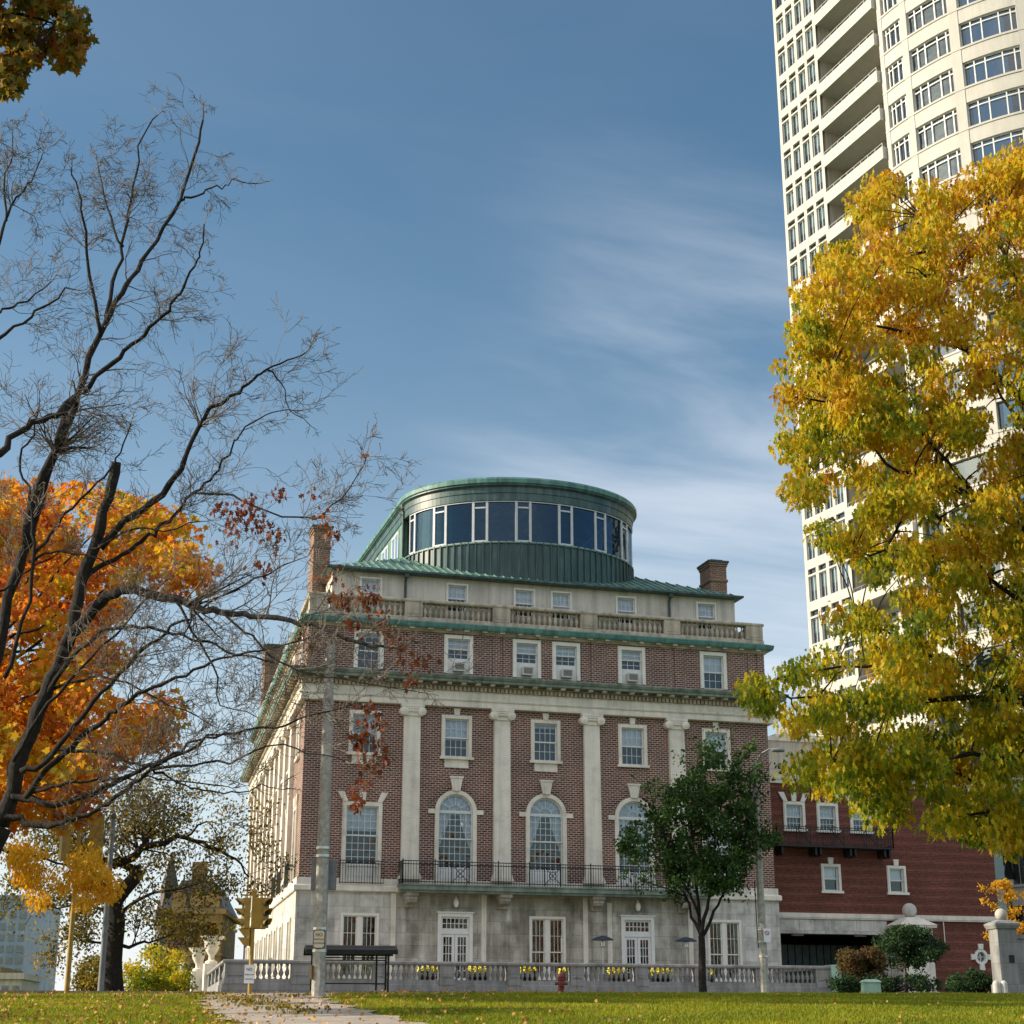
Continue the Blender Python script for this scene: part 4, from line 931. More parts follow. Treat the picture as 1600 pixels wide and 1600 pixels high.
def tc(i, off=0.0):
    d = (TC[min(i + 1, len(TC) - 1)] - TC[max(i - 1, 0)]).normalized(); return TC[i] + Vector((d.y, -d.x)) * off
for k in range(K0, K1):                              # curved spandrels between the window rows
    z0, z1 = ztop(k) + .66, ztop(k + 1) - 1.40
    sweep(b, [tuple(p) for p in TC], [(-.5, z0), (0, z0), (0, z1 - .18), (.07, z1 - .16), (.07, z1), (-.5, z1)])
for j in range(len(curve_pts)):                      # piers between the bays
    i = j * NS; a, c = max(0, i - 1), min(len(TC) - 1, i + 1)
    if j == 0: a, c = 0, 2
    P = [tc(a, .04), tc(c, .04), tc(c, -.6), tc(a, -.6)]; b.slab([(p.x, p.y) for p in P], 2.9, 102)
    if 0 < j < 5:
        q = tc(i, .05); 
holed_wall(b, Frame((62.0, -.2), (.2, 1)), 0, 30, 2.9, 102, [])
b.build('wall', 'tower_stone', tw)
b = MB()
for k in range(K0, K1):                              # balcony floors, parapets and soffits
    z = ztop(k) - .24; b.T = Matrix.Translation((TA.x, TA.y, 0)) @ Matrix.Rotation(tf.rz, 4, 'Z')
    b.box(3.6, 11.55, -.02, 2.2, z - .02, z + .2); b.add([(3.6, -.04, z - .06), (11.5, -.42, z - .06), (11.5, -.28, z - .06), (3.6, .1, z - .06), (3.6, -.04, z + .98), (11.5, -.42, z + .98), (11.5, -.28, z + .98), (3.6, .1, z + .98)], [[0, 3, 2, 1], [4, 5, 6, 7], [0, 1, 5, 4], [1, 2, 6, 5], [2, 3, 7, 6], [3, 0, 4, 7]])
    b.box(11.35, 11.5, -.42, .6, z - .05, z + .97); b.box(3.6, 11.5, -.2, 0.1, z - .05, z - .02)
bb = b
bal0 = None
for k in range(K0, K1):                              # each storey's balcony its own part
    z = ztop(k) - .24
    if bal0 is None:
        m = MB(); m.T = Matrix.Rotation(tf.rz, 4, 'Z'); zz = 0
        m.box(3.605, 11.33, -.0, 2.2, -.03, .2)
        m.add([(3.605, -.04, -.06), (11.5, -.42, -.06), (11.5, -.28, -.06), (3.605, .1, -.06), (3.605, -.04, .98), (11.5, -.42, .98), (11.5, -.28, .98), (3.605, .1, .98)], [[0, 3, 2, 1], [4, 5, 6, 7], [0, 1, 5, 4], [1, 2, 6, 5], [2, 3, 7, 6], [3, 0, 4, 7]])
        m.box(11.34, 11.49, -.27, 1.2, -.055, .975)
        m.add([(3.605, .1, -.05), (11.4, -.27, -.05), (11.4, .3, -.05), (3.605, .3, -.05)], [[3, 2, 1, 0]])
        o = m.build('balcony', 'tower_stone'); m = MB(); m.T = Matrix.Rotation(tf.rz, 4, 'Z')
        m.tube([(3.7, .02, 1.28), (11.42, -.35, 1.28)], .03, 6)
        for i in range(9): m.box(3.7 + i * .96, 3.73 + i * .96, .01 - i * .045, .03 - i * .045, .98, 1.28)
        m.build('railing', 'steel', o)
        m = MB(); m.T = Matrix.Rotation(tf.rz, 4, 'Z')
        for i in range(3): m.quad((4.6 + i * 2.3, 1.94, .2), (6.3 + i * 2.3, 1.94, .2), (6.3 + i * 2.3, 1.94, 2.6), (4.6 + i * 2.3, 1.94, 2.6))
        m.build('sliding_door', 'tower_glass', o); bal0 = o
    else: o = copy_tree(bal0)
    o.parent = tw; o.location = Vector((TA.x, TA.y, z)) - TW
b = MB(); b.T = Matrix.Translation((TA.x, TA.y, 0)) @ Matrix.Rotation(tf.rz, 4, 'Z'); b.box(3.6, 11.5, 2.0, 2.3, 2.9, 102); b.box(3.3, 3.6, .3, 2.2, 2.9, 102); b.box(11.5, 11.8, .25, 2.2, 2.9, 102)
for i in range(3): b.box(6.3 + i * 2.3 + .1, 6.8 + i * 2.3, 1.85, 2.0, 2.9, 102)
b.build('recess_wall', 'siding', tw)
b = MB(); b.box(46, 66, 3.5, 28, 101.4, 101.6); b.build('tower_roof', 'asphalt', tw)
# tower windows
def tower_window(w):
    m = MB(); m.box(-w / 2, -w / 2 + .06, .14, .22, 0, 2.02); m.box(w / 2 - .06, w / 2, .14, .22, 0, 2.02); m.box(-w / 2 + .06, w / 2 - .06, .14, .22, 0, .06); m.box(-w / 2 + .06, w / 2 - .06, .14, .22, 1.96, 2.02); m.box(-.02, .02, .15, .21, .06, 1.96)
    o = m.build('window', 'sash_paint'); m = MB(); m.quad((-w / 2, .19, 0), (w / 2, .19, 0), (w / 2, .19, 2.02), (-w / 2, .19, 2.02)); m.quad((-w / 2, .2, 2.18), (w / 2, .2, 2.18), (w / 2, .2, 2.62), (-w / 2, .2, 2.62)); m.build('pane', 'tower_glass', o); 
    m = MB(); m.box(-w / 2, w / 2, .3, .32, .9, 2.0); m.build('blind', 'blind', o)
    return o
seenk = list(range(-3, 7)) + list(range(-12, -5))
wp = tower_window(1.04)
pool = []
for k in range(K0, K1):
    for a, c in CX:
        if k in seenk:
            o = wp if wp.name not in USED else copy_tree(wp); USED.add(wp.name); o.parent = tw; o.location = tf.p((a + c) / 2, 0, ztop(k) - 2.02) - TW; o.rotation_euler.z = tf.rz
        else: pool.append((a, c, k))
m = MB(); m.T = Matrix.Translation((TA.x, TA.y, 0)) @ Matrix.Rotation(tf.rz, 4, 'Z')
for a, c, k in pool: m.quad((a, .2, ztop(k) - 2.02), (c, .2, ztop(k) - 2.02), (c, .2, ztop(k) + .6), (a, .2, ztop(k) + .6))
def bay(j, z0, z1):
    i0, i1 = j * NS + 1, (j + 1) * NS - 1
    m = MB(); q = [tc(i, -.28) for i in range(i0, i1 + 1)]; q2 = [tc(i, -.16) for i in range(i0, i1 + 1)]
    for t in (0, .22, .44, .66, .88, 1):
        i = min(len(q) - 1, int(round(t * (len(q) - 1)))); d = (TC[min(i0 + i + 1, len(TC) - 1)] - TC[i0 + i - 1]).normalized()
        m.T = Matrix.Translation((q[i].x, q[i].y, 0)) @ Matrix.Rotation(math.atan2(d.y, d.x), 4, 'Z'); m.box(-.045, .045, -.12, .02, z0, z1)
    m.T = None
    for za, zb in ((z0, z0 + .07), (z1 - .46, z1 - .38), (z1 - .06, z1)):
        for p, p2, r, r2 in zip(q, q[1:], q2, q2[1:]): m.quad((r.x, r.y, za), (r2.x, r2.y, za), (r2.x, r2.y, zb), (r.x, r.y, zb)); m.quad((r.x, r.y, zb), (r2.x, r2.y, zb), (p2.x, p2.y, zb), (p.x, p.y, zb)); m.quad((r.x, r.y, za), (p.x, p.y, za), (p2.x, p2.y, za), (r2.x, r2.y, za))
    o = m.build('bay_window', 'sash_paint', tw); g = MB()
    for p, p2 in zip(q, q[1:]): g.quad((p.x, p.y, z0), (p2.x, p2.y, z0), (p2.x, p2.y, z1), (p.x, p.y, z1))
    g.build('pane', 'tower_glass', o)
rest = MB(); rest.v = list(m.v); rest.f = list(m.f)
for k in range(K0, K1 - 1):
    for j in range(5):
        z0, z1 = ztop(k) - 1.40, ztop(k) + .66
        if j < 4 and -1 <= k <= 7: bay(j, z0, z1)
        else:
            q = [tc(i, -.28) for i in range(j * NS, (j + 1) * NS + 1)]
            for p, p2 in zip(q, q[1:]): rest.quad((p.x, p.y, z0), (p2.x, p2.y, z0), (p2.x, p2.y, z1), (p.x, p.y, z1))
prop(rest.build('window_rows', 'tower_glass', tw), kind='stuff')

# ---------------------------------------------------------------- things on the terrace and along the street
def heater(px, lab):
    p = onY(px, 1500, -3.2); t = thing('patio_heater', (p.x, -3.2, 3.36), lab, 'heater', 'patio heaters on the terrace'); q = Vector((p.x, -3.2, 3.36))
    b = MB(); b.tube([q + Vector((0, 0, .05)), q + Vector((0, 0, 2.3))], .035, 8); b.build('pole', 'steel', t)
    b = MB(); b.lathe([(.26, 0), (.26, .08), (.2, .12), (.2, .75), (.06, .82)], q, 14); b.build('base', 'grey_metal', t)
    b = MB(); b.lathe([(.07, 2.1), (.13, 2.16), (.12, 2.42), (.05, 2.46)], q, 12); b.build('burner', 'steel', t)
    b = MB(); b.lathe([(.56, 2.44), (.58, 2.47), (.34, 2.60), (.1, 2.66), (.02, 2.68)], q, 22); b.build('reflector', 'heater_blue', t, smooth=True)
heater(942, 'dark dish patio heater on pale pole left of the right hand white door'); heater(1073, 'blue dish patio heater on pale pole beside the small green tree trunk')
def flower_pot(px, lab, i):
    p = onY(px, 1515, -5.0); q = Vector((p.x, -5.0, 3.36)); r = random.Random(int(px))
    t = thing('flower_pot', q, lab, 'flower pot', 'yellow flower pots behind the balustrade')
    b = MB(); b.lathe([(.13, 0), (.2, .55), (.22, .57), (.22, .63), (.18, .63), (.17, .58)], q, 14); b.build('pot', 'pot_black', t, smooth=True)
    b = MB()
    for _ in range(46):
        d = Vector((r.gauss(0, 1), r.gauss(0, 1), r.gauss(0, 1))).normalized(); c = q + Vector((0, 0, .86)) + Vector((d.x * .22, d.y * .22, d.z * .24)) * r.uniform(.7, 1.05); b.ball(c, r.uniform(.035, .06), 6, .7)
    b.build('flowers', 'flower_yellow', t)
    b = MB()
    for _ in range(24):
        d = Vector((r.gauss(0, 1), r.gauss(0, 1), abs(r.gauss(0, .6)))).normalized(); c = q + Vector((0, 0, .64)); e = c + d * .24; s = d.orthogonal() * .05; b.quad(c - s, c + s, e + s, e - s)
    b.build('leaves', 'leaf_green', t)
for i, (pxs, where) in enumerate([((660, 669, 678, 687), 'left of the left white door'), ((737, 746, 755), 'right of the left white door'), ((815, 824, 833), 'left of the centre ground floor window'), ((880, 889), 'behind the fire hydrant'), ((955, 965, 974), 'left of the right white door'), ((1022, 1033, 1044), 'right of the right white door'), ((1108,), 'just right of the small green tree trunk')]):
    for p in pxs: flower_pot(p, 'yellow flowers in dark pot behind balustrade ' + where, i)

def pole_base(px, py, D): p = at(px, py, D); return Vector((p.x, p.y, gz(p.x, p.y)))
def street_pole():
    q = pole_base(497, 1552, 52); H = at(525, 1000, 52).z - q.z
    t = thing('utility_pole', q, 'tall grey octagonal pole beside the path carrying a pedestrian sign', 'pole')
    b = MB(); b.tube([q + Vector((0, 0, -.2)), q + Vector((0, 0, 3)), q + Vector((0, 0, H))], [.215, .205, .15], 8); b.build('shaft', 'concrete_pole', t)
    n = -_fh; r = _rt; rz = -YAW
    zs = at(505, 1468, 52).z
    b = MB(); b.T = Matrix.Translation((q.x, q.y, zs)) @ Matrix.Rotation(rz, 4, 'Z')
    W, Hh = .185, .28; b.prism([(-W, -Hh + .05), (-W + .05, -Hh), (W - .05, -Hh), (W, -Hh + .05), (W, Hh - .05), (W - .05, Hh), (-W + .05, Hh), (-W, Hh - .05)], -.262, -.25); s = b.build('sign', 'sign_black', t)
    b = MB(); b.T = Matrix.Translation((q.x, q.y, zs)) @ Matrix.Rotation(rz, 4, 'Z'); W, Hh = .165, .26
    b.prism([(-W, -Hh + .05), (-W + .05, -Hh), (W - .05, -Hh), (W, -Hh + .05), (W, Hh - .05), (W - .05, Hh), (-W + .05, Hh), (-W, Hh - .05)], -.266, -.2625); b.build('sign_face', 'sign_face', s)
    for txt, dz, sz in (('NO', .13, .14), ('PEDESTRIAN', -.01, .063), ('CROSSING', -.125, .072)):
        text_mesh(txt, sz, Vector((q.x, q.y, zs + dz)) + n * .2685, rz, 'sign_black', 'lettering', s)
    b = MB(); zc = at(505, 1365, 52).z; b.T = Matrix.Translation((q.x, q.y, zc)) @ Matrix.Rotation(rz, 4, 'Z'); b.box(-.38, -.02, .24, .52, -.48, .48); b.box(.03, .4, .24, .52, -.48, .46); b.box(-.1, .1, .1, .26, -.3, -.2); b.box(-.1, .1, .1, .26, .2, .3); b.build('signal_box', 'grey_metal', t)
    b = MB()
    for z in (zs + .33, zs - .34, zc + .55, zc + .8): b.lathe([(.225, z - .04 - q.z), (.225, z + .04 - q.z)], q, 8)
    b.build('strap', 'steel', t)
    b = MB(); b.T = Matrix.Translation((q.x, q.y, q.z + .55)) @ Matrix.Rotation(rz, 4, 'Z'); b.box(-.25, -.2, -.2, -.04, 0, .42); b.build('marker', 'signal_yellow', t)
street_pole()
def signal_head(b, T, facing, lens=3, s=1.0):
    """housing with one hood per lens, facing local -y rotated by `facing`"""
    b.T = T @ Matrix.Rotation(facing, 4, 'Z')
    h = .36 * s
    b.box(-.17 * s, .17 * s, -.1 * s, .12 * s, 0, h * lens)
    for i in range(lens):
        z = h * (i + .5); N = 10
        for k in range(N):
            a0, a1 = math.pi * (-.15 + 1.3 * k / N), math.pi * (-.15 + 1.3 * (k + 1) / N); r = .155 * s
            l0, l1 = .14 + .2 * max(0, math.sin(a0)), .14 + .2 * max(0, math.sin(a1))
            b.quad((r * math.cos(a0), -.1 * s, z + r * math.sin(a0)), (r * math.cos(a1), -.1 * s, z + r * math.sin(a1)), (r * math.cos(a1), -.1 * s - l1 * s, z + r * math.sin(a1)), (r * math.cos(a0), -.1 * s - l0 * s, z + r * math.sin(a0)))
    b.T = None
def corner_signal():
    q = pole_base(390, 1553, 58); H = at(392, 1393, 58).z - q.z
    t = thing('traffic_signal', q, 'low yellow traffic signal post with hooded lamps at the corner of the balustrade', 'traffic light')
    b = MB(); b.tube([q + Vector((0, 0, -.2)), q + Vector((.0, 0, H - .05))], .075, 10); b.ball(q + Vector((0, 0, H)), .1, 10); b.build('post', 'signal_yellow', t, smooth=True)
    z0 = at(392, 1450, 58).z - q.z
    for ang, dx, lens in ((R(-62), -.27, 3), (R(48), .36, 3), (R(175), .12, 3)):
        b = MB(); off = _rt * dx
        signal_head(b, Matrix.Translation(q + off + Vector((0, 0, z0))), ang - YAW, lens, .95); o_ = b.build('signal_head', 'signal_yellow', t)
        for i_ in range(3):
            b = MB(); b.T = Matrix.Translation(q + off + Vector((0, 0, z0))) @ Matrix.Rotation(ang - YAW, 4, 'Z'); b.tube([(0, -.098, .342 * (i_ + .5)), (0, -.115, .342 * (i_ + .5))], [.125, .11], 12); b.build('lens', 'black_metal', o_)
    for dz in (-.62, -.30 - .02):
        b = MB(); b.T = Matrix.Translation(q + Vector((0, 0, z0 + dz))) @ Matrix.Rotation(-YAW, 4, 'Z')
        b.prism([(-.08, 0), (-.08, .3), (-.5, .3), (-.3, .05)], -.1, .12); b.build('pedestrian_head', 'signal_yellow', t)
    b = MB(); b.T = Matrix.Translation(q + Vector((0, 0, z0))) @ Matrix.Rotation(-YAW, 4, 'Z'); b.box(-.42, .45, -.03, .03, 1.1, 1.15); b.box(-.42, .45, -.03, .03, -.04, 0); b.build('bracket', 'signal_yellow', t)
    zs = at(386, 1522, 58).z; rz = -YAW
    b = MB(); b.T = Matrix.Translation((q.x, q.y, zs)) @ Matrix.Rotation(rz, 4, 'Z'); b.box(-.2, .14, -.11, -.095, -.31, .31); s = b.build('sign', 'sign_white', t)
    n = -_fh
    for txt, dz, sz in (('NO', .15, .13), ('PEDESTRIAN', -.02, .055), ('CROSSING', -.17, .06)): text_mesh(txt, sz, Vector((q.x, q.y, zs + dz)) + n * .1125 - _rt * .03, rz, 'sign_black', 'lettering', s)
corner_signal()
def hill_signal():
    q = pole_base(104, 1552, 60); H = at(145, 1262, 60).z - q.z
    t = thing('traffic_signal', q, 'tall yellow traffic signal behind the golden leaves on the left hilltop', 'traffic light')
    b = MB(); b.tube([q + Vector((0, 0, -.2)), q + Vector((0, 0, H))], [.095, .085], 10); b.build('post', 'signal_yellow', t, smooth=True)
    z = at(145, 1345, 60).z - q.z
    b = MB(); b.T = Matrix.Translation(q + _rt * .62 + Vector((0, 0, z - .1))) @ Matrix.Rotation(-YAW, 4, 'Z'); b.box(-.22, .22, -.12, .14, 0, 1.75); b.box(-.26, .26, .0, .03, -.05, 1.8); b.build('signal_head', 'signal_yellow', t)
    b = MB(); b.T = Matrix.Translation(q - _rt * .5 + Vector((0, 0, z))) @ Matrix.Rotation(-YAW + .6, 4, 'Z'); b.box(-.16, .16, -.12, .14, 0, 1.3); b.build('signal_head', 'signal_yellow', t)
    b = MB(); b.T = Matrix.Translation(q + Vector((0, 0, z))) @ Matrix.Rotation(-YAW, 4, 'Z'); b.box(-.5, .62, -.03, .03, .12, .2); b.box(-.5, .62, -.03, .03, 1.1, 1.18); b.build('bracket', 'signal_yellow', t)
hill_signal()
q = pole_base(157, 1549, 62); H = at(178, 1279, 62).z - q.z
t = thing('street_pole', q, 'plain slim grey steel pole beside the dark tree trunk on the left', 'pole')
b = MB(); b.tube([q + Vector((0, 0, -.2)), q + Vector((0, 0, H))], [.12, .09], 12); b.build('shaft', 'grey_metal', t, smooth=True)
b = MB(); b.lathe([(.11, 0), (.13, .03), (.07, .16), (.02, .22)], q + Vector((0, 0, H)), 10); b.build('pole_cap', 'downpipe', t)
def light_pole():
    q = pole_base(1195, 1545, 62); H = at(1183, 1192, 62).z - q.z
    t = thing('street_light', q, 'weathered concrete street light pole in front of the brick corner on the right', 'street light')
    b = MB(); b.tube([q + Vector((0, 0, -.2)), q + Vector((0, 0, H))], [.17, .11], 8); b.build('shaft', 'concrete_pole', t)
    e = at(1212, 1172, 61.5)
    b = MB(); top = q + Vector((0, 0, H - .1)); b.tube([top, top + (e - top) * .35 + Vector((0, 0, .25)), top + (e - top) * .75 + Vector((0, 0, .2)), e], [.045, .04, .035, .03], 6); b.build('arm', 'grey_metal', t)
    b = MB(); b.T = Matrix.Translation(e) @ Matrix.Rotation(-YAW, 4, 'Z'); b.lathe([(.04, -.02), (.15, .0), (.17, .06), (.12, .12), (.03, .15)], (0.05, 0, -.06), 12); b.v = [Vector((e.x + (v.x - e.x) * 1.7, e.y + (v.y - e.y) * 1.0, v.z)) for v in b.v]; b.build('lamp_head', 'grey_metal', t, smooth=True)
    zs = at(1198, 1462, 62).z; b = MB(); b.T = Matrix.Translation((q.x, q.y, zs)) @ Matrix.Rotation(-YAW, 4, 'Z'); b.box(.02, .28, -.2, -.185, -.24, .24); s = b.build('sign', 'sign_white', t)
    b = MB(); b.T = Matrix.Translation((q.x, q.y, zs)) @ Matrix.Rotation(-YAW, 4, 'Z')
    ring = [(.15 + .085 * math.cos(a), .09 + .085 * math.sin(a)) for a in np.linspace(0, 2 * math.pi, 17)]; rin = [(.15 + .06 * math.cos(a), .09 + .06 * math.sin(a)) for a in np.linspace(0, 2 * math.pi, 17)]
    for i in range(16): b.prism([ring[i], ring[i + 1], rin[i + 1], rin[i]], -.206, -.201)
    b.prism([(.09, .135), (.105, .15), (.21, .045), (.195, .03)], -.207, -.2015); b.build('prohibition_ring', 'sign_red', s)
    b = MB()
    for z in (zs - q.z + .22, zs - q.z - .22, zs - q.z - .75): b.lathe([(.178, z - .03), (.178, z + .03)], q, 8)
    b.build('strap', 'steel', t)
    b = MB(); b.tube([q - _rt * .2 + Vector((0, 0, zs - q.z + 2)), q - _rt * .19 + Vector((0, 0, zs - q.z + .6)), q - _rt * .17 + Vector((0, 0, zs - q.z - .45))], .02, 6); b.build('conduit', 'black_metal', t)
light_pole()
def hydrant():
    q = pole_base(877, 1547, 63); t = thing('fire_hydrant', q, 'dark red fire hydrant standing at the edge of the lawn', 'hydrant')
    b = MB(); b.lathe([(.17, -.1), (.17, .05), (.13, .06), (.13, .09), (.115, .1), (.115, .46), (.15, .48), (.15, .53), (.12, .54), (.135, .58), (.12, .67), (.07, .73), (.03, .75)], q, 16); o = b.build('body', 'hydrant_red', t, smooth=True)
    b = MB(); b.lathe([(.035, .74), (.03, .82)], q, 5); b.build('bonnet_nut', 'hydrant_red', t)
    for s in (-1, 1):
        b = MB(); c = q + Vector((0, 0, .36)); b.tube([c + _rt * s * .1, c + _rt * s * .19, c + _rt * s * .19, c + _rt * s * .24], [.055, .055, .07, .06], 8); b.build('hose_outlet', 'hydrant_red', t)
    b = MB(); c = q + Vector((0, 0, .33)) - _fh * .1; b.tube([c, c - _fh * .1, c - _fh * .1, c - _fh * .15], [.075, .075, .09, .075], 10); b.build('pumper_outlet', 'hydrant_red', t)
hydrant()
def utility_box():
    q = pole_base(1361, 1546, 63); t = thing('utility_box', q, 'pale green electrical cabinet on the lawn below the garage', 'cabinet')
    T = Matrix.Translation(q) @ Matrix.Rotation(-YAW + .1, 4, 'Z')
    b = MB(); b.T = T; b.taper(-.32, .32, -.25, .25, -.1, .40, .015); b.build('cabinet', 'box_green', t)
    b = MB(); b.T = T; b.taper(-.35, .35, -.28, .28, .40, .47, .06); b.taper(-.29, .29, -.22, .22, .47, .51, .1); b.build('lid', 'box_green', t)
    b = MB(); b.T = T; b.box(.1, .14, -.262, -.25, .15, .25); b.build('latch', 'steel', t)
utility_box()
def shelter():
    pl, pr = at(476, 1500, 71), at(618, 1500, 71); c = (pl + pr) / 2; q = Vector((c.x, c.y, 3.1)); L = (pr - pl).length / 2; rz = math.atan2(pr.y - pl.y, pr.x - pl.x)
    rz = R(-6); zt = at(546, 1477, 71).z
    t = thing('bus_shelter', q, 'dark framed glass bus shelter in front of the stone balustrade', 'bus shelter'); T = Matrix.Translation(q) @ Matrix.Rotation(rz, 4, 'Z'); h = zt - q.z
    b = MB(); b.T = T; N = 8
    pts = [(-.95 + 1.9 * i / N, h - .34 + .34 * math.sin(math.pi * (.0 + i / N)) ** .6) for i in range(N + 1)]
    for (y0, z0), (y1, z1) in zip(pts, pts[1:]): b.add([(-L, y0, z0), (L, y0, z0), (L, y1, z1), (-L, y1, z1), (-L, y0, z0 - .06), (L, y0, z0 - .06), (L, y1, z1 - .06), (-L, y1, z1 - .06)], [[0, 1, 2, 3], [7, 6, 5, 4], [0, 4, 5, 1], [3, 2, 6, 7], [0, 3, 7, 4], [1, 5, 6, 2]])
    b.box(-L, L, -.98, -.93, h - .40, h - .22); b.build('roof', 'black_metal', t)
    for x, y in ((-L + .35, .55), (L - .35, .55), (L - .35, -.5), (L - .75, .55), (-L + .35, -.5)):
        b = MB(); b.T = T; b.box(x - .04, x + .04, y - .04, y + .04, -.1, h - .16); b.build('post', 'black_metal', t)
    b = MB(); b.T = T
    for z in (h - .52, h - .62, .25): b.box(-L + .39, L - .39, .53, .57, z, z + .05)
    b.build('frame_rail', 'black_metal', t)
    b = MB(); b.T = T; b.quad((-L + .4, .55, .3), (L - .8, .55, .3), (L - .8, .55, h - .64), (-L + .4, .55, h - .64)); b.quad((L - .35, -.45, .3), (L - .35, .5, .3), (L - .35, .5, h - .64), (L - .35, -.45, h - .64)); b.build('glass_panel', 'clear_glass', t)
shelter()
def gate_pier(px, D, w, lab, ztop_px, plaque=False, group=None):
    q = pole_base(px, 1541, D); q.z = min(q.z, 3.0); zt = at(px, ztop_px, D).z - q.z; t = thing('gate_pier', q, lab, 'gate pier', group)
    T = Matrix.Translation(q) @ Matrix.Rotation(-YAW * .4, 4, 'Z'); W = w / 2
    b = MB(); b.T = T; b.box(-W, W, -W, W, -.4, zt); b.box(-W - .06, W + .06, -W - .06, W + .06, -.4, .35); b.build('shaft', 'wall_stone', t)
    b = MB(); b.T = T; b.taper(-W - .06, W + .06, -W - .06, W + .06, zt - .14, zt, -.06); b.taper(-W - .12, W + .12, -W - .12, W + .12, zt, zt + .07, 0); b.taper(-W - .12, W + .12, -W - .12, W + .12, zt + .07, zt + .2, .3); b.build('cap', 'wall_stone', t)
    b = MB(); b.ball(q + Vector((0, 0, zt + .42)), .24 if w < 1.5 else .4, 18); b.build('ball_finial', 'pale_rock' if w > 1.5 else 'concrete', t, smooth='all')
    if plaque:
        b = MB(); b.T = T; b.box(W + .0, W + 3.2, -W * .6, W * .6, -.4, zt * .80); b.box(W + .0, W + 3.2, -W * .75, W * .75, zt * .80, zt * .86); b.build('wing_wall', 'wall_stone', t)
    if plaque: b = MB(); b.T = T; b.box(-.02, .2, -W - .03, -W, zt * .45, zt * .45 + .28); b.build('plaque', 'black_metal', t)
gate_pier(1574, 66, .8, 'grey stone gate pier with ball finial and small dark plaque at right edge', 1446, True)
p = Vector((35.6, 1.9, 3.0)); t = thing('gate_pier', p, 'pale stone pier with large ball finial behind the round clipped tree', 'gate pier')
b = MB(); b.box(34.65, 36.55, 1.2, 2.78, 2.7, 7.0); b.box(34.5, 36.7, 1.1, 2.78, 2.7, 3.5); b.build('shaft', 'limestone', t)
b = MB(); b.box(34.45, 36.75, 1.0, 2.74, 7.0, 7.14); b.add([(34.4, .95, 7.14), (36.8, .95, 7.14), (36.8, 2.74, 7.14), (34.4, 2.74, 7.14), (35.2, 1.6, 7.6), (36.0, 1.6, 7.6), (36.0, 2.3, 7.6), (35.2, 2.3, 7.6)], [[0, 1, 5, 4], [1, 2, 6, 5], [2, 3, 7, 6], [3, 0, 4, 7], [4, 5, 6, 7], [3, 2, 1, 0]]); b.build('cap', 'limestone', t)
b = MB(); b.ball(Vector((35.6, 1.95, 7.98)), .42, 18); b.build('ball_finial', 'pale_rock', t, smooth='all')
for px, lab in ((1557, 'pale stone bollard left of its twin before the right gate pier'), (1569, 'pale stone bollard right of its twin before the right gate pier')):
    q = pole_base(px, 1543, 65); t = thing('bollard', q, lab, 'bollard', 'stone bollards'); b = MB(); b.lathe([(.14, -.1), (.14, .36), (.12, .43), (.06, .48), (.01, .49)], q, 14); b.build('shaft', 'pale_rock', t, smooth=True)

# ---------------------------------------------------------------- buildings in the left distance
def far_block(name, D, x0, x1, ytop, depth, mat, lab, rows, cols, gm='apartment_glass', rot=.15):
    a, c = at(x0, ytop, D), at(x1, ytop, D); w = (c - a).length / 2; m = (a + c) / 2; q = Vector((m.x, m.y, 2.0)); h = a.z - 2
    t = thing(name, q, lab, 'building'); T = Matrix.Translation(q + Vector((0, depth / 2, 0))) @ Matrix.Rotation(-rot, 4, 'Z'); b = MB(); b.T = T; b.box(-w, w, -depth / 2, depth / 2, -2, h); b.box(-w - .2, w + .2, -depth / 2 - .2, depth / 2 + .2, h, h + .5); b.build('wall', mat, t)
    cw = 2 * w / cols; rh = h / rows
    for i in range(rows):
        for j in range(cols):
            b = MB(); b.T = T; b.box(-w + cw * (j + .18), -w + cw * (j + .82), -depth / 2 - .06, -depth / 2 - .01, rh * (i + .25), rh * (i + .85)); b.build('window', gm, t)
    return t, T, w, h, depth
plain('apt_panel', (.25, .31, .37), .5, var=.25, scale=.3)
t, T, w, h, dp = far_block('apartment_block', 210, -60, 72, 1405, 30, 'apt_panel', 'blue grey glass apartment block in the far left distance', 11, 9)
far_block('brick_block', 150, -40, 14, 1520, 12, 'mansion_stone', 'small dark block at the far left bottom edge', 2, 4)
far_block('tan_block', 140, 16, 48, 1530, 10, 'siding', 'small plain tan block below the blue apartment block', 1, 2)
def church():
    D = 190; p = at(258, 1500, D); q = Vector((p.x, p.y, 2)); t = thing('church_tower', q, 'dark stone church tower with pointed spire seen through the left trees', 'church'); s = D / 2638
    T = Matrix.Translation(q) @ Matrix.Rotation(.2, 4, 'Z'); W = 15 * s; z1 = at(258, 1440, D).z - 2; z2 = at(258, 1385, D).z - 2; z3 = at(258, 1330, D).z - 2
    b = MB(); b.T = T; b.box(-W, W, -W, W, -2, z1); b.box(-W * .75, W * .75, -W * .75, W * .75, z1, z2)
    for sx in (-1, 1):
        for sy in (-1, 1): b.taper(sx * W * .8 - .5, sx * W * .8 + .5, sy * W * .8 - .5, sy * W * .8 + .5, z1, z1 + 2.5, .45)
    b.build('wall', 'church_stone', t); b = MB(); b.T = T; b.taper(-W * .75, W * .75, -W * .75, W * .75, z2, z3, W * .74); b.build('spire', 'slate', t)
    b = MB(); b.T = T
    for x in (-.35, .35): b.box(W * x - .35, W * x + .35, -W * .75 - .05, -W * .75 - .01, z1 + .8, z2 - .8)
    b.build('belfry_opening', 'dark_void', t)
church()
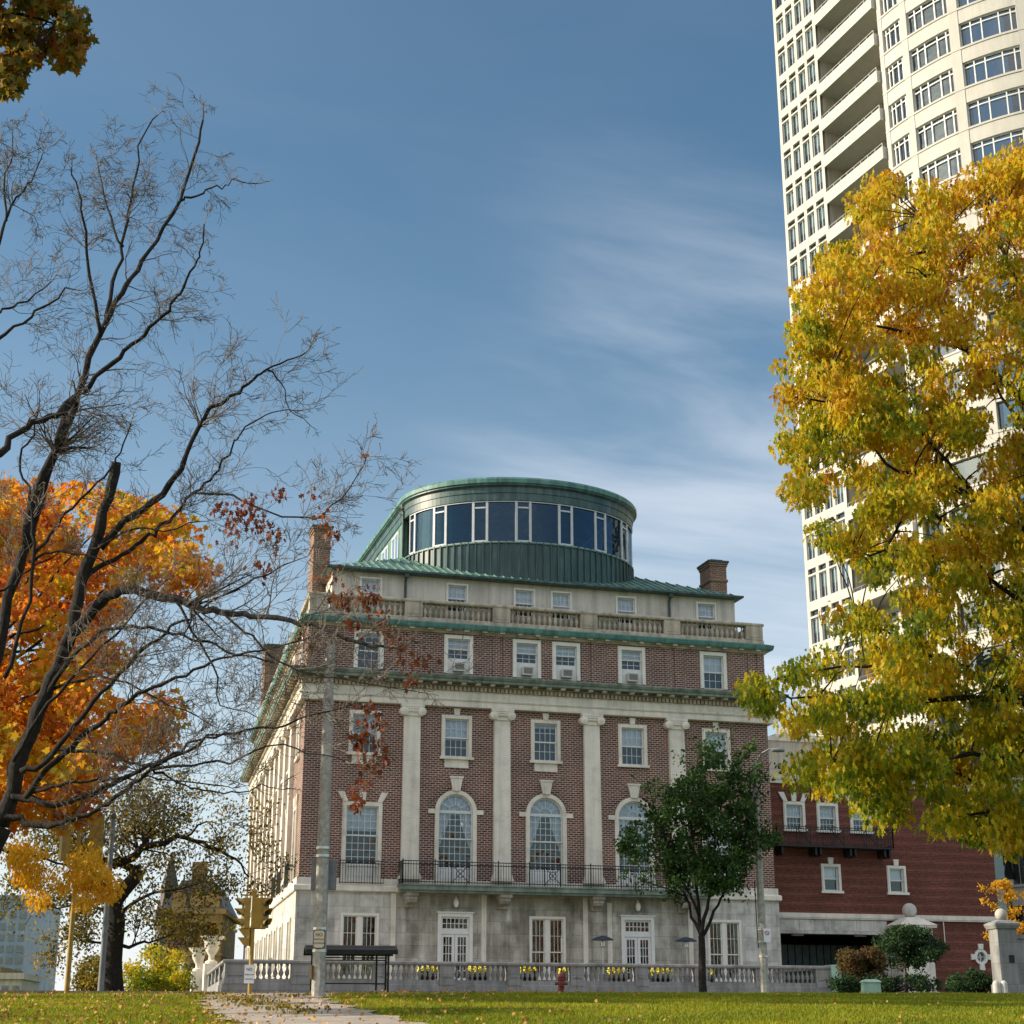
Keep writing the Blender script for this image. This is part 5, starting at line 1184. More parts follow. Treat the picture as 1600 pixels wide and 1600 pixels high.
def mansion():
    D = 118; a, c = at(285, 1450, D), at(372, 1450, D); m = (a + c) / 2; w = (c - a).length / 2; q = Vector((m.x, m.y, 2.9)); h = at(330, 1428, D).z - 2.9
    t = thing('stone_mansion', q, 'ochre stone mansion with steep slate roof behind the yellow signal post', 'house'); T = Matrix.Translation(q + Vector((0, 6, 0))) @ Matrix.Rotation(-.2, 4, 'Z')
    b = MB(); b.T = T; b.box(-w, w, -6, 6, 0, h); b.box(-w - .25, w + .25, -6.25, 6.25, h, h + .35); b.box(-w - .1, w + .1, -6.1, 6.1, h * .55, h * .55 + .2); b.build('wall', 'mansion_stone', t)
    b = MB(); b.T = T; b.taper(-w - .2, w + .2, -6.2, 6.2, h + .35, h + 2.4, 1.1); b.build('roof', 'slate', t)
    for x in (-.55, .1, .65):
        b = MB(); b.T = T; b.prism([(w * x - .5, h + .36), (w * x + .5, h + .36), (w * x + .5, h + 1.3), (w * x, h + 1.9), (w * x - .5, h + 1.3)], -6.15, -4.5); b.build('dormer', 'mansion_stone', t)
    for x in (-.6, 0, .6):
        for z in (1.2, h * .62):
            b = MB(); b.T = T; b.box(w * x - .5, w * x + .5, -6.05, -6.01, z, z + 1.8); b.build('window', 'apartment_glass', t)
    for x in (-.3, .35): b = MB(); b.T = T; b.tube([(w * x, -6.3, 0), (w * x, -6.3, h * .55)], [.26, .2], 10); b.build('column', 'limestone', t)
    b = MB(); b.T = T; b.box(-w * .5, -w * .5 + 1, 0, 1.2, h + 1.5, h + 4.2); b.build('chimney', 'chimney_brick', t)
mansion()
def urn(px, py, D, s, lab):
    p = at(px, py, D); q = Vector((p.x, p.y, p.z)); z0 = 3.0; t = thing('stone_urn', (p.x, p.y, z0), lab, 'urn', 'stone urns on pedestals')
    b = MB(); b.lathe([(.3 * s, 0), (.3 * s, q.z - z0 - .1)], (p.x, p.y, z0), 4, sq=True); b.build('pedestal', 'limestone', t)
    b = MB(); b.lathe([(.26 * s, -.1), (.26 * s, .02), (.13 * s, .1), (.12 * s, .25 * s), (.2 * s, .36 * s), (.30 * s, .55 * s), (.34 * s, .85 * s), (.50 * s, 1.0 * s), (.52 * s, 1.06 * s), (.4 * s, 1.06 * s)], q, 16); b.build('bowl', 'limestone', t, smooth=True)
urn(330, 1503, 96, 1.35, 'larger pale stone urn on pedestal left of the yellow signal post'); urn(309, 1515, 102, 1.2, 'smaller pale stone urn on pedestal before the ochre mansion')
# ---------------------------------------------------------------- trees and plants
class TreeB:
    """collects limbs and twigs as tubes, and leaf positions"""
    def __init__(s, seed): s.r = random.Random(seed); s.wood = MB(); s.twig = MB(); s.tips = []
    def limb(s, pts, r0, r1, n=8, jit=0.0, knots=0.0):
        P = [Vector(p) for p in pts]; Q = []
        for i in range(len(P) - 1):                  # smooth a little
            a, b, c, d = P[max(i - 1, 0)], P[i], P[i + 1], P[min(i + 2, len(P) - 1)]
            for t in (0, .33, .66): Q.append(.5 * ((2 * b) + (c - a) * t + (2 * a - 5 * b + 4 * c - d) * t * t + (3 * b - a - 3 * c + d) * t ** 3))
        Q.append(P[-1])
        if jit: Q = [q + Vector((s.r.gauss(0, jit), s.r.gauss(0, jit), s.r.gauss(0, jit))) * (1 if 0 < i < len(Q) - 1 else 0) for i, q in enumerate(Q)]
        m = len(Q); R_ = [(r0 + (r1 - r0) * (i / (m - 1)) ** .75) * (1 + s.r.uniform(-knots, knots)) for i in range(m)]
        s.wood.tube(Q, R_, n); return Q, R_
    def grow(s, p, d, L, r, lev, spread=.75, up=.12, kids=(3, 5), minr=.004, ratio=.62, droop=0.0, curl=.22):
        rr = s.r; n = 5 if lev > 0 else 4; pts = [p.copy()]; q = p.copy(); dd = d.normalized()
        for i in range(n):
            dd = (dd + Vector((rr.gauss(0, curl), rr.gauss(0, curl), rr.gauss(0, curl) + up - droop)) * .6).normalized(); q = q + dd * (L / n); pts.append(q.copy())
        rad = [max(minr, r * (1 - .6 * i / n)) for i in range(n + 1)]
        (s.wood if r > .022 else s.twig).tube(pts, rad, 6 if r > .03 else (4 if r > .012 else 3), cap=False)
        s.tips.append((pts[-1], dd.copy(), lev))
        if lev <= 0: return
        for k in range(rr.randint(*kids)):
            i = rr.randint(1, n); t = pts[i]; base = (pts[i] - pts[i - 1]).normalized(); o = Vector((rr.gauss(0, 1), rr.gauss(0, 1), rr.gauss(0, 1))); o = (o - base * o.dot(base)).normalized()
            s.grow(t, base * (1 - spread * .35) + o * spread * rr.uniform(.6, 1.1), L * ratio * rr.uniform(.7, 1.2), rad[i] * .68, lev - 1, spread, up, kids, minr, ratio, droop, curl)
    def sprout(s, Q, Rr, step, L, lev, frac=(.1, 1.0), rk=.5, side=None, **kw):
        rr = s.r; tot = 0; nxt = 0
        for i in range(len(Q) - 1):
            seg = (Q[i + 1] - Q[i]); l = seg.length; tot += l
            f = i / (len(Q) - 1)
            if f < frac[0] or f > frac[1]: continue
            while nxt < tot:
                nxt += step * rr.uniform(.6, 1.4); base = seg.normalized(); o = Vector((rr.gauss(0, 1), rr.gauss(0, 1), rr.gauss(0, .8) + .35)); o = (o - base * o.dot(base)).normalized()
                s.grow(Q[i] + seg * rr.random(), base * .55 + o * .8, L * rr.uniform(.6, 1.3), Rr[i] * rk * rr.uniform(.7, 1.1), lev, **kw)
LEAF_MAPLE = [(0, 0), (.10, .16), (.46, .10), (.28, .34), (.50, .62), (.22, .60), (0, 1.0), (-.22, .60), (-.50, .62), (-.28, .34), (-.46, .10), (-.10, .16)]
LEAF_OAK = [(0, 0), (.10, .2), (.36, .34), (.15, .46), (.36, .72), (.12, .74), (0, 1.0), (-.12, .74), (-.36, .72), (-.15, .46), (-.36, .34), (-.10, .2)]
LEAF_NARROW = [(0, 0), (.10, .2), (.26, .36), (.11, .46), (.26, .68), (.09, .72), (0, 1.05), (-.09, .72), (-.26, .68), (-.11, .46), (-.26, .36), (-.10, .2)]
LEAF_OVAL = [(0, 0), (.26, .3), (.24, .65), (0, 1.0), (-.24, .65), (-.26, .3)]
LEAF_DIA = [(0, 0), (.38, .45), (0, 1.0), (-.38, .45)]
def leaves(name, centers, mat, size, parent, shape=LEAF_OVAL, droop=.6, spread=1.0, seed=1, var=.3, loc=None):
    """many small real leaves as one mesh"""
    g = np.random.default_rng(seed); c = np.asarray(centers, float); n = len(c); k = len(shape)
    ax = g.normal(0, spread, (n, 3)); ax[:, 2] -= droop * 2; ax /= np.linalg.norm(ax, axis=1)[:, None]
    w = g.normal(0, 1, (n, 3)); w -= ax * (w * ax).sum(1)[:, None]; w /= np.linalg.norm(w, axis=1)[:, None]; nn = np.cross(ax, w)
    s = size * (1 + g.uniform(-var, var, n)); sh = np.array(shape); fold = .25 * np.abs(sh[:, 0]) - .18 * sh[:, 1] ** 2
    V = c[:, None, :] + s[:, None, None] * (w[:, None, :] * sh[None, :, 0, None] + ax[:, None, :] * sh[None, :, 1, None] + nn[:, None, :] * fold[None, :, None])
    base = BASE.get(parent.name, Vector()) if parent is not None else Vector(loc if loc is not None else (0, 0, 0)); V = (V - np.array(base)).reshape(-1, 3)
    me = bpy.data.meshes.new(name); me.vertices.add(n * k); me.vertices.foreach_set('co', V.astype(np.float32).ravel())
    me.loops.add(n * k); me.loops.foreach_set('vertex_index', np.arange(n * k, dtype=np.int32)); me.polygons.add(n); me.polygons.foreach_set('loop_start', (np.arange(n) * k).astype(np.int32)); me.polygons.foreach_set('loop_total', np.full(n, k, np.int32))
    me.update(calc_edges=True); me.materials.append(MATS[mat]); o = bpy.data.objects.new(name, me); col.objects.link(o)
    if parent is not None: o.parent = parent
    elif loc is not None: o.location = loc
    BASE[o.name] = base; return o
def in_poly(x, y, P):
    c = False; j = len(P) - 1
    for i in range(len(P)):
        if (P[i][1] > y) != (P[j][1] > y) and x < (P[j][0] - P[i][0]) * (y - P[i][1]) / (P[j][1] - P[i][1]) + P[i][0]: c = not c
        j = i
    return c
def crown_points(P, D, thick, n_clump, r, per, seed, flat=.7, edge=0):
    """clump centres filling a crown whose side view is the outline P, then leaf points in each clump"""
    rr = random.Random(seed); xs = [p[0] for p in P]; ys = [p[1] for p in P]; cl = []; tries = 0
    while len(cl) < n_clump and tries < 60000:
        tries += 1; x, y = rr.uniform(min(xs), max(xs)), rr.uniform(min(ys), max(ys))
        if not in_poly(x, y, P): continue
        if edge and not all(in_poly(x + dx_ * edge, y + dy_ * edge, P) for dx_, dy_ in ((1, 0), (-1, 0), (0, 1), (0, -1), (.7, .7), (-.7, .7), (.7, -.7), (-.7, -.7))): continue
        dz = rr.uniform(-1, 1) * thick; cl.append((at(x, y, D + dz), r * rr.uniform(.65, 1.3)))
    g = np.random.default_rng(seed); out = []
    for c, q in cl:
        m = int(per * (q / r) ** 2 * g.uniform(.6, 1.3)); v = g.normal(0, 1, (m, 3)); v /= np.linalg.norm(v, axis=1)[:, None]; v *= (g.uniform(0, 1, m) ** .45)[:, None] * q; v[:, 2] *= flat
        out.append(v + np.array(c))
    return [c for c, _ in cl], np.concatenate(out)
def px_limb(pts, D0, D1=None):
    n = len(pts); D1 = D0 if D1 is None else D1
    return [at(x, y, D0 + (D1 - D0) * i / max(1, n - 1)) for i, (x, y) in enumerate(pts)]

# --- big bare tree on the left, traced limbs
def bare_tree():
    D = 24.0; B = TreeB(11); base = at(-70, 1500, D); base.z = gz(base.x, base.y)
    t = thing('bare_tree', base, 'large nearly leafless tree leaning in from the left with dark forking limbs', 'tree')
    kw = dict(spread=.8, up=.10, kids=(2, 4), minr=.0036, curl=.26)
    B.limb([base, at(-55, 1400, D), at(-25, 1335, D), at(0, 1290, D)], .30, .19, 12)
    limbs = [  # outline in photo, depth at root and tip, radii, twig spacing, twig length, levels
        ([(0, 1290), (27, 1200), (62, 1111), (89, 1045), (113, 980), (127, 908), (151, 842), (167, 780), (182, 722)], 24, 24, .17, .085, .8, 1.0, 2),
        ([(-60, 1180), (-25, 1090), (0, 1000), (20, 911), (45, 842), (62, 780), (82, 719), (113, 653), (131, 590), (166, 507), (188, 459), (214, 420), (245, 372), (280, 315), (302, 245), (317, 188)], 24, 25, .15, .02, .42, 1.15, 3),
        ([(40, 850), (55, 770), (87, 700), (100, 650), (112, 628)], 24, 24.2, .09, .05, .6, 1.0, 3),
        ([(166, 507), (178, 440), (192, 385), (200, 330), (213, 270), (222, 215), (246, 180)], 24.6, 25.6, .055, .012, .3, .95, 3),
        ([(158, 522), (143, 450), (136, 394), (132, 345), (124, 300), (112, 262)], 24.5, 24, .05, .012, .32, .9, 3),
        ([(192, 385), (172, 340), (160, 290), (150, 245)], 24.8, 25.5, .035, .01, .3, .8, 3),
        ([(131, 612), (165, 575), (197, 547), (225, 522), (254, 494), (275, 465), (289, 446), (305, 415), (315, 394), (319, 350)], 24.3, 23.2, .065, .012, .38, .9, 3),
        ([(280, 315), (300, 308), (324, 297), (345, 292), (363, 284), (402, 287)], 24.9, 24.6, .032, .008, .28, .6, 2),
        ([(-20, 720), (0, 707), (26, 674), (66, 656), (95, 640), (114, 622)], 23, 24.3, .08, .05, .6, .9, 3),
        ([(-30, 545), (0, 529), (35, 505), (70, 481), (90, 465), (105, 450)], 23, 23, .05, .014, .35, .8, 3),
        ([(-30, 500), (0, 486), (22, 478), (44, 468), (80, 440)], 23.3, 24, .04, .012, .35, .8, 3),
        ([(-35, 470), (-10, 400), (4, 360), (18, 324), (32, 303), (44, 289), (58, 265), (66, 241)], 23.5, 24, .05, .01, .3, .8, 3),
        ([(10, 345), (6, 290), (18, 240), (20, 205)], 23.6, 24, .03, .008, .3, .7, 3),
        ([(156, 856), (195, 815), (241, 784), (275, 746), (292, 712), (320, 653), (345, 632), (372, 612), (395, 595), (416, 577), (450, 565), (477, 551)], 24, 23, .09, .010, .38, .9, 3),
        ([(127, 908), (165, 878), (203, 860), (232, 838), (254, 822), (280, 795), (302, 770), (325, 748), (344, 726), (362, 700), (375, 677), (410, 650), (450, 640)], 24, 24.5, .06, .010, .40, .9, 3),
        ([(60, 1115), (86, 1060), (113, 1028), (151, 994), (185, 984), (220, 980), (268, 990), (320, 1004), (370, 1020), (430, 1035)], 24, 22.5, .06, .014, .5, .85, 3),
        ([(100, 1010), (150, 950), (180, 928), (203, 921), (240, 929), (275, 939), (310, 948), (344, 956), (380, 960), (416, 964), (470, 972), (525, 991), (566, 1005), (600, 1010)], 24, 21.5, .13, .022, .42, .9, 3),
        ([(34, 1205), (69, 1197), (105, 1148), (137, 1107), (170, 1068), (206, 1032), (235, 1005), (261, 987), (285, 970), (309, 956), (350, 930), (400, 905), (450, 880)], 23.5, 22.6, .065, .012, .42, .85, 3),
        ([(40, 1245), (76, 1200), (115, 1165), (155, 1131), (180, 1112), (206, 1090), (240, 1075), (275, 1059), (320, 1040), (364, 1025), (440, 1008), (490, 990)], 23.7, 22.2, .07, .012, .42, .9, 3),
        ([(17, 1240), (40, 1247), (73, 1257), (110, 1254), (152, 1237), (185, 1220), (219, 1203), (245, 1192), (270, 1184), (297, 1170), (321, 1156), (370, 1145), (430, 1135), (490, 1118), (550, 1100)], 24, 22.4, .075, .012, .42, .85, 3),
        ([(-5, 1283), (20, 1277), (40, 1284), (67, 1291), (90, 1288), (112, 1282), (146, 1268), (183, 1246), (210, 1222), (236, 1203), (270, 1180), (300, 1160), (340, 1148)], 24, 23, .085, .016, .45, .8, 3),
        ([(45, 1240), (80, 1228), (112, 1223), (150, 1219), (180, 1217), (230, 1215), (290, 1222), (350, 1228)], 23.8, 23.2, .04, .010, .42, .8, 3),
        ([(60, 1200), (90, 1173), (135, 1171), (180, 1181), (210, 1192), (242, 1203), (270, 1218), (298, 1232), (335, 1237), (374, 1237), (420, 1230)], 23.8, 22.8, .045, .010, .42, .8, 3),
        ([(344, 956), (380, 985), (420, 1020), (470, 1050), (530, 1062), (600, 1075), (650, 1080)], 22.6, 21.5, .03, .008, .36, .75, 3),
        ([(236, 1203), (300, 1195), (360, 1190), (420, 1165), (480, 1175), (540, 1190)], 23.2, 22, .03, .008, .36, .75, 3),
        ([(416, 577), (440, 600), (452, 640), (480, 660)], 23.2, 23.6, .02, .006, .3, .6, 2),
        ([(7, 1059), (34, 973), (55, 870), (51, 815), (45, 763), (31, 719), (51, 677), (60, 640)], 23.6, 23.8, .05, .014, .5, .8, 3),
        ([(52, 868), (69, 846), (103, 805), (140, 768), (172, 732), (188, 708), (205, 660)], 23.7, 24, .05, .012, .45, .8, 3),
        ([(45, 877), (69, 866), (103, 865), (137, 870), (180, 885)], 23.7, 23.5, .035, .010, .4, .7, 3),
        ([(150, 856), (165, 849), (206, 827), (254, 827), (310, 815)], 24, 23.5, .035, .010, .4, .8, 3),
        ([(85, 1075), (103, 1069), (144, 1056), (180, 1062), (240, 1090), (310, 1120)], 24, 23, .04, .010, .4, .8, 3),
        ([(-10, 930), (15, 915), (34, 900), (60, 880), (95, 860)], 23.4, 23.8, .035, .010, .4, .7, 3),
        ([(20, 1190), (60, 1120), (110, 1060), (160, 1010), (215, 950), (262, 905)], 23.5, 23, .05, .010, .4, .8, 3),
        ([(275, 939), (300, 985), (335, 1040), (345, 1100), (400, 1120)], 23, 22.5, .03, .008, .36, .75, 3),
        ([(302, 770), (360, 772), (420, 800), (480, 810), (520, 795), (560, 740), (575, 705)], 23.4, 22.8, .028, .007, .36, .75, 3),
    ]
    for pts, d0, d1, r0, r1, step, L, lev in limbs:
        top_ = min(p[1] for p in pts) < 420; kw['up'] = -.02 if top_ else .08; L = L * (.62 if top_ else .9)
        Q, Rr = B.limb(px_limb(pts, d0, d1), r0 * .74, r1 * .9, 8 if r0 > .05 else 6, .02, .10)
        if pts[-1] == (182, 722): continue
        B.sprout(Q, Rr, step * .72, L, lev, frac=(.40, 1.0), rk=.36, **kw)
        B.grow(Q[-1], Q[-1] - Q[-2], L * .5, max(.008, r1), lev, **kw)
    B.wood.build('trunk', 'bark', t, smooth='all'); B.twig.build('twigs', 'twig', t)
    g = np.random.default_rng(5); pts = []                          # withered leaf clusters that still hang on
    for x, y, n, r, D in [(395, 785, 70, .16, 23), (432, 772, 40, .13, 23), (400, 812, 90, .2, 23), (425, 835, 100, .22, 23), (412, 885, 60, .13, 23), (372, 800, 60, .16, 23), (345, 790, 40, .14, 23), (365, 830, 70, .2, 23), (490, 768, 20, .1, 23),
                          (505, 805, 30, .12, 22.6), (520, 830, 30, .12, 22.6), (535, 935, 80, .17, 22), (575, 930, 90, .18, 22), (560, 975, 40, .14, 22), (600, 985, 60, .16, 22), (595, 965, 40, .12, 22), (630, 1010, 60, .16, 22), (655, 1035, 60, .16, 22), (640, 1060, 30, .12, 22),
                          (572, 1110, 60, .15, 22), (590, 1125, 50, .14, 22), (560, 1150, 60, .14, 22), (596, 1165, 50, .13, 22), (572, 1185, 50, .13, 22), (562, 1228, 60, .14, 22), (558, 1255, 40, .1, 22), (595, 1195, 40, .12, 22), (515, 895, 40, .14, 22.4), (480, 1000, 30, .14, 22.4), (570, 705, 12, .08, 22.8)]:
        c = np.array(at(x, y, D)); n = int(n * .5) + 3; v = g.normal(0, r * .58, (n, 3)); pts.append(c + v)
    leaves('withered_leaves', np.concatenate(pts), 'leaf_rust', .095, t, LEAF_OAK, 1.1, .7, 3)
bare_tree()

# --- orange maple behind it
def maple():
    D = 53.5; q = pole_base(-120, 1556, D); t = thing('maple_tree', q, 'broad maple with thick orange autumn leaves behind the bare tree', 'tree'); B = TreeB(21)
    P = [(-330, 800), (-200, 735), (-60, 735), (20, 752), (70, 745), (130, 760), (180, 775), (230, 785), (265, 795), (290, 830), (300, 860), (330, 890), (330, 915), (290, 915), (215, 945), (170, 990), (185, 1060), (265, 1085), (290, 1110), (270, 1140), (230, 1170), (180, 1200), (160, 1230), (60, 1240), (0, 1290), (-150, 1300), (-330, 1240)]
    c, pts = crown_points(P, D, 10, 430, .85, 140, 22, .66, 10)
    c2, pts2 = crown_points([(0, 1240), (90, 1235), (150, 1240), (120, 1285), (60, 1300), (0, 1330)], D - 3, 1.5, 16, .7, 100, 23, .7)
    T0 = q; top = at(-60, 1150, D)
    Q, Rr = B.limb([q + Vector((0, 0, -.3)), q + Vector((.1, 0, 2.5)), top], .42, .26, 10)
    for k, cc in enumerate(c):
        if k % 5 == 0:
            s = top + (cc - top) * 0 + Vector((0, 0, random.Random(k).uniform(-1.5, 3))); m = s.lerp(cc, .5) + Vector((0, 0, -.6)); B.limb([s, m, cc], .09, .015, 5, .08)
    B.wood.build('trunk', 'bark', t, smooth='all'); leaves('crown', np.concatenate([pts, pts2]), 'leaf_orange', .225, t, LEAF_MAPLE, .5, 1, 24)
maple()
def yellow_bough():
    D = 38.0; P = [(14, 1345), (30, 1318), (62, 1322), (82, 1348), (88, 1362), (104, 1352), (120, 1330), (140, 1325), (155, 1352), (184, 1385), (176, 1402), (140, 1412), (112, 1408), (98, 1385), (84, 1382), (76, 1412), (62, 1412), (44, 1385), (20, 1372)]
    q = Vector(at(-260, 1500, D)); q.z = gz(q.x, q.y)
    t = thing('yellow_tree', q, 'bright golden low bough hanging over the left hilltop before the yellow signal', 'tree'); B = TreeB(31)
    c, pts = crown_points(P, D, 1.0, 70, .26, 62, 32, .9)
    Q, Rr = B.limb([q, q + Vector((0, 0, 3)), at(-220, 1240, D)], .3, .14, 8)
    Q, Rr = B.limb([at(-222, 1250, D), at(-140, 1280, D), at(-60, 1310, D), at(20, 1330, D), at(90, 1348, D), at(150, 1368, D)], .1, .012, 6, .03)
    for k, cc in enumerate(c[::2]):
        a = min(Q, key=lambda v: (v - cc).length); B.limb([a, (a + cc) / 2 + Vector((0, 0, .06)), cc], .015, .005, 4)
    B.wood.build('trunk', 'bark', t, smooth='all'); leaves('crown', pts, 'leaf_yellow', .115, t, LEAF_NARROW, 1.0, .8, 33)
    P2 = [(-260, 1150), (-100, 1130), (-40, 1180), (-30, 1260), (-110, 1300), (-260, 1290)]; c, pts = crown_points(P2, D, 2.0, 40, .5, 90, 34); leaves('crown', pts, 'leaf_yellow', .17, t, LEAF_MAPLE, .9, .8, 35)
yellow_bough()
# --- dark locust with fine foliage
def locust():
    D = 66.0; q = pole_base(178, 1552, D); t = thing('locust_tree', q, 'dark crooked tree with fine olive leaves beside the slim grey pole', 'tree'); B = TreeB(41)
    Q0, R0 = B.limb(px_limb([(178, 1556), (176, 1500), (182, 1440), (178, 1415), (190, 1395), (210, 1372), (216, 1358)], D), .42, .26, 10)
    main = [([(216, 1358), (185, 1352), (160, 1342)], .18, .12), ([(176, 1352), (205, 1340), (226, 1322), (255, 1315), (290, 1308), (330, 1322), (365, 1345), (390, 1370)], .22, .03), ([(226, 1322), (240, 1285), (250, 1255)], .12, .02), ([(226, 1322), (210, 1275), (200, 1240)], .1, .02), ([(180, 1350), (130, 1330), (80, 1335), (30, 1355)], .14, .02), ([(160, 1345), (100, 1300), (40, 1290)], .1, .02),
            ([(180, 1440), (140, 1415), (90, 1420), (60, 1410)], .09, .015), ([(178, 1470), (130, 1470), (90, 1440)], .07, .012), ([(182, 1480), (215, 1475), (245, 1468), (290, 1450)], .1, .015), ([(182, 1430), (230, 1400), (280, 1390), (330, 1380)], .1, .015), ([(290, 1308), (320, 1285), (350, 1290)], .06, .012)]
    for pts, r0, r1 in main:
        Q, Rr = B.limb(px_limb(pts, D, D + B.r.uniform(-2.5, 2.5)), r0, r1, 7, .05); B.sprout(Q, Rr, .6, 1.5, 2, frac=(.15, 1), rk=.4, spread=.9, up=.0, kids=(3, 4), minr=.012)
    B.wood.build('trunk', 'bark', t, smooth='all'); B.twig.build('twigs', 'bark', t)
    g = np.random.default_rng(42); tips = np.array([p for p, d, l in B.tips]); 
    pts = np.concatenate([tips[g.integers(0, len(tips), 17000)] + g.normal(0, .32, (17000, 3)) * np.array([1, 1, .55])])
    leaves('crown', pts, 'leaf_olive', .125, t, LEAF_DIA, .5, 1, 43)
locust()
def bush(name, P, D, thick, n, r, per, seed, mat, size, lab, cat, shape=LEAF_OVAL, trunk=None, tw='bark', flat=.8, group=None):
    xs = [p[0] for p in P]; cx = sum(xs) / len(xs); q = at(cx, max(p[1] for p in P), D); q.z = gz(q.x, q.y); t = thing(name, q, lab, cat, group); B = TreeB(seed)
    c, pts = crown_points(P, D, thick, n, r, per, seed, flat)
    root = q if trunk is None else at(*trunk, D)
    if trunk is not None: B.limb([Vector((root.x, root.y, gz(root.x, root.y) - .1)), (q + root) / 2 if False else Vector((root.x, root.y, (gz(root.x, root.y) + root.z) / 2)), root], .085, .06, 8)
    for k, cc in enumerate(c[::2]): B.limb([root + Vector((B.r.gauss(0, .06), B.r.gauss(0, .06), 0)), root.lerp(cc, .5) + Vector((0, 0, .05)), cc], .03, .008, 5)
    B.wood.build('stems', tw, t, smooth='all'); leaves('foliage', pts, mat, size, t, shape, .2, 1, seed); return t
bush('yellow_bush', [(195, 1556), (200, 1510), (225, 1485), (255, 1478), (280, 1492), (292, 1530), (288, 1556)], 78, 1.6, 60, .55, 110, 51, 'leaf_gold', .15, 'rounded golden bush at the foot of the dark crooked tree', 'bush')
bush('olive_shrub', [(120, 1552), (130, 1512), (150, 1495), (172, 1500), (172, 1552)], 75, 1.2, 36, .5, 90, 52, 'leaf_olive', .15, 'dull olive shrub left of the dark crooked trunk', 'shrub')
bush('clipped_tree', [(1370, 1486), (1378, 1466), (1400, 1452), (1430, 1450), (1458, 1462), (1474, 1484), (1466, 1500), (1430, 1508), (1395, 1506)], 72, 1.2, 90, .36, 120, 53, 'leaf_holly', .11, 'small dark round clipped tree before the pale ball pier', 'tree', trunk=(1414, 1512), tw='bark_grey')
bush('bronze_shrub', [(1312, 1500), (1325, 1484), (1345, 1490), (1362, 1480), (1380, 1500), (1378, 1541), (1326, 1541)], 71, .8, 60, .3, 90, 54, 'leaf_bronze', .12, 'bronze leaved shrub behind the pale green cabinet', 'shrub')
bush('low_hedge', [(1296, 1546), (1300, 1530), (1345, 1526), (1400, 1528), (1440, 1522), (1468, 1534), (1470, 1546)], 70, .8, 90, .26, 80, 55, 'leaf_holly', .1, 'low dark evergreen hedge along the foot of the bronze shrub', 'hedge')
bush('evergreen_shrub', [(1478, 1546), (1490, 1526), (1515, 1518), (1540, 1526), (1556, 1530), (1560, 1546)], 69, .8, 60, .28, 90, 56, 'leaf_holly', .1, 'dark evergreen shrub under the small round window', 'shrub')
def ginkgo():
    D = 80.0; q = at(1580, 1545, D); q.z = gz(q.x, q.y); t = thing('yellow_sapling', q, 'thin young tree with sparse yellow leaves behind the right gate pier', 'tree'); B = TreeB(61)
    Q, Rr = B.limb([q, at(1578, 1460, D), at(1572, 1385, D)], .08, .02, 6); g = np.random.default_rng(62); pts = []
    for k in range(26):
        i = B.r.randint(2, len(Q) - 1); e = Q[i] + Vector((B.r.uniform(-1.6, 1.6), B.r.uniform(-1, 1), B.r.uniform(-.1, .7))); L, _ = B.limb([Q[i], (Q[i] + e) / 2 + Vector((0, 0, .1)), e], .018, .006, 4)
        for p in L: pts.append(np.array(p) + g.normal(0, .1, (22, 3)))
    B.wood.build('trunk', 'bark', t); leaves('foliage', np.concatenate(pts), 'leaf_yellow', .11, t, LEAF_OVAL, .4, 1, 63)
ginkgo()
# --- young green tree on the lawn edge
def green_tree():
    D = 62.0; q = pole_base(1098, 1543, D); t = thing('young_tree', q, 'young dark green street tree with forked trunk before the brick front', 'tree'); B = TreeB(71)
    Q, Rr = B.limb([q + Vector((0, 0, -.3)), q + Vector((0, 0, .05))] + px_limb([(1097, 1520), (1097, 1485), (1096, 1462)], D), .17, .12, 10)
    P = [(965, 1325), (975, 1290), (1000, 1275), (985, 1262), (1002, 1235), (1000, 1206), (1020, 1204), (1030, 1225), (1062, 1212), (1082, 1205), (1085, 1160), (1100, 1148), (1125, 1172), (1140, 1205), (1148, 1165), (1158, 1145), (1180, 1150), (1185, 1185), (1205, 1180), (1212, 1190), (1190, 1215), (1178, 1260), (1190, 1290), (1215, 1285), (1232, 1298), (1215, 1325), (1195, 1340), (1190, 1375), (1160, 1395), (1125, 1402), (1080, 1395), (1045, 1385), (1010, 1365), (985, 1350)]
    for pts, r0 in [([(1096, 1462), (1082, 1432), (1072, 1400), (1050, 1375), (1010, 1340)], .085), ([(1096, 1462), (1092, 1420), (1088, 1370), (1080, 1300), (1085, 1220), (1098, 1160)], .09), ([(1096, 1462), (1105, 1420), (1112, 1380), (1118, 1300), (1135, 1230), (1162, 1165)], .09), ([(1098, 1462), (1116, 1425), (1135, 1390), (1165, 1340), (1215, 1300)], .08), ([(1092, 1430), (1060, 1360), (1030, 1280), (1010, 1215)], .06), ([(1112, 1385), (1150, 1330), (1175, 1260), (1205, 1190)], .06), ([(1072, 1400), (1030, 1385), (1000, 1370)], .04)]:
        Q2, R2 = B.limb(px_limb(pts, D, D + B.r.uniform(-1, 1)), r0, .012, 7, .03); B.sprout(Q2, R2, .45, .8, 1, frac=(.4, 1), rk=.45, spread=.8, up=.15, minr=.006)
    c, pts = crown_points(P, D, 1.5, 235, .36, 62, 72, .85, 8)
    tips = np.array([p for p, d, l in B.tips]); g = np.random.default_rng(73); pts = np.concatenate([pts, tips[g.integers(0, len(tips), 2500)] + g.normal(0, .12, (2500, 3))])
    B.wood.add(B.twig.v, B.twig.f); B.wood.build('trunk', 'bark', t, smooth='all'); leaves('crown', pts, 'leaf_green', .145, t, LEAF_OVAL, .45, 1, 74)
green_tree()
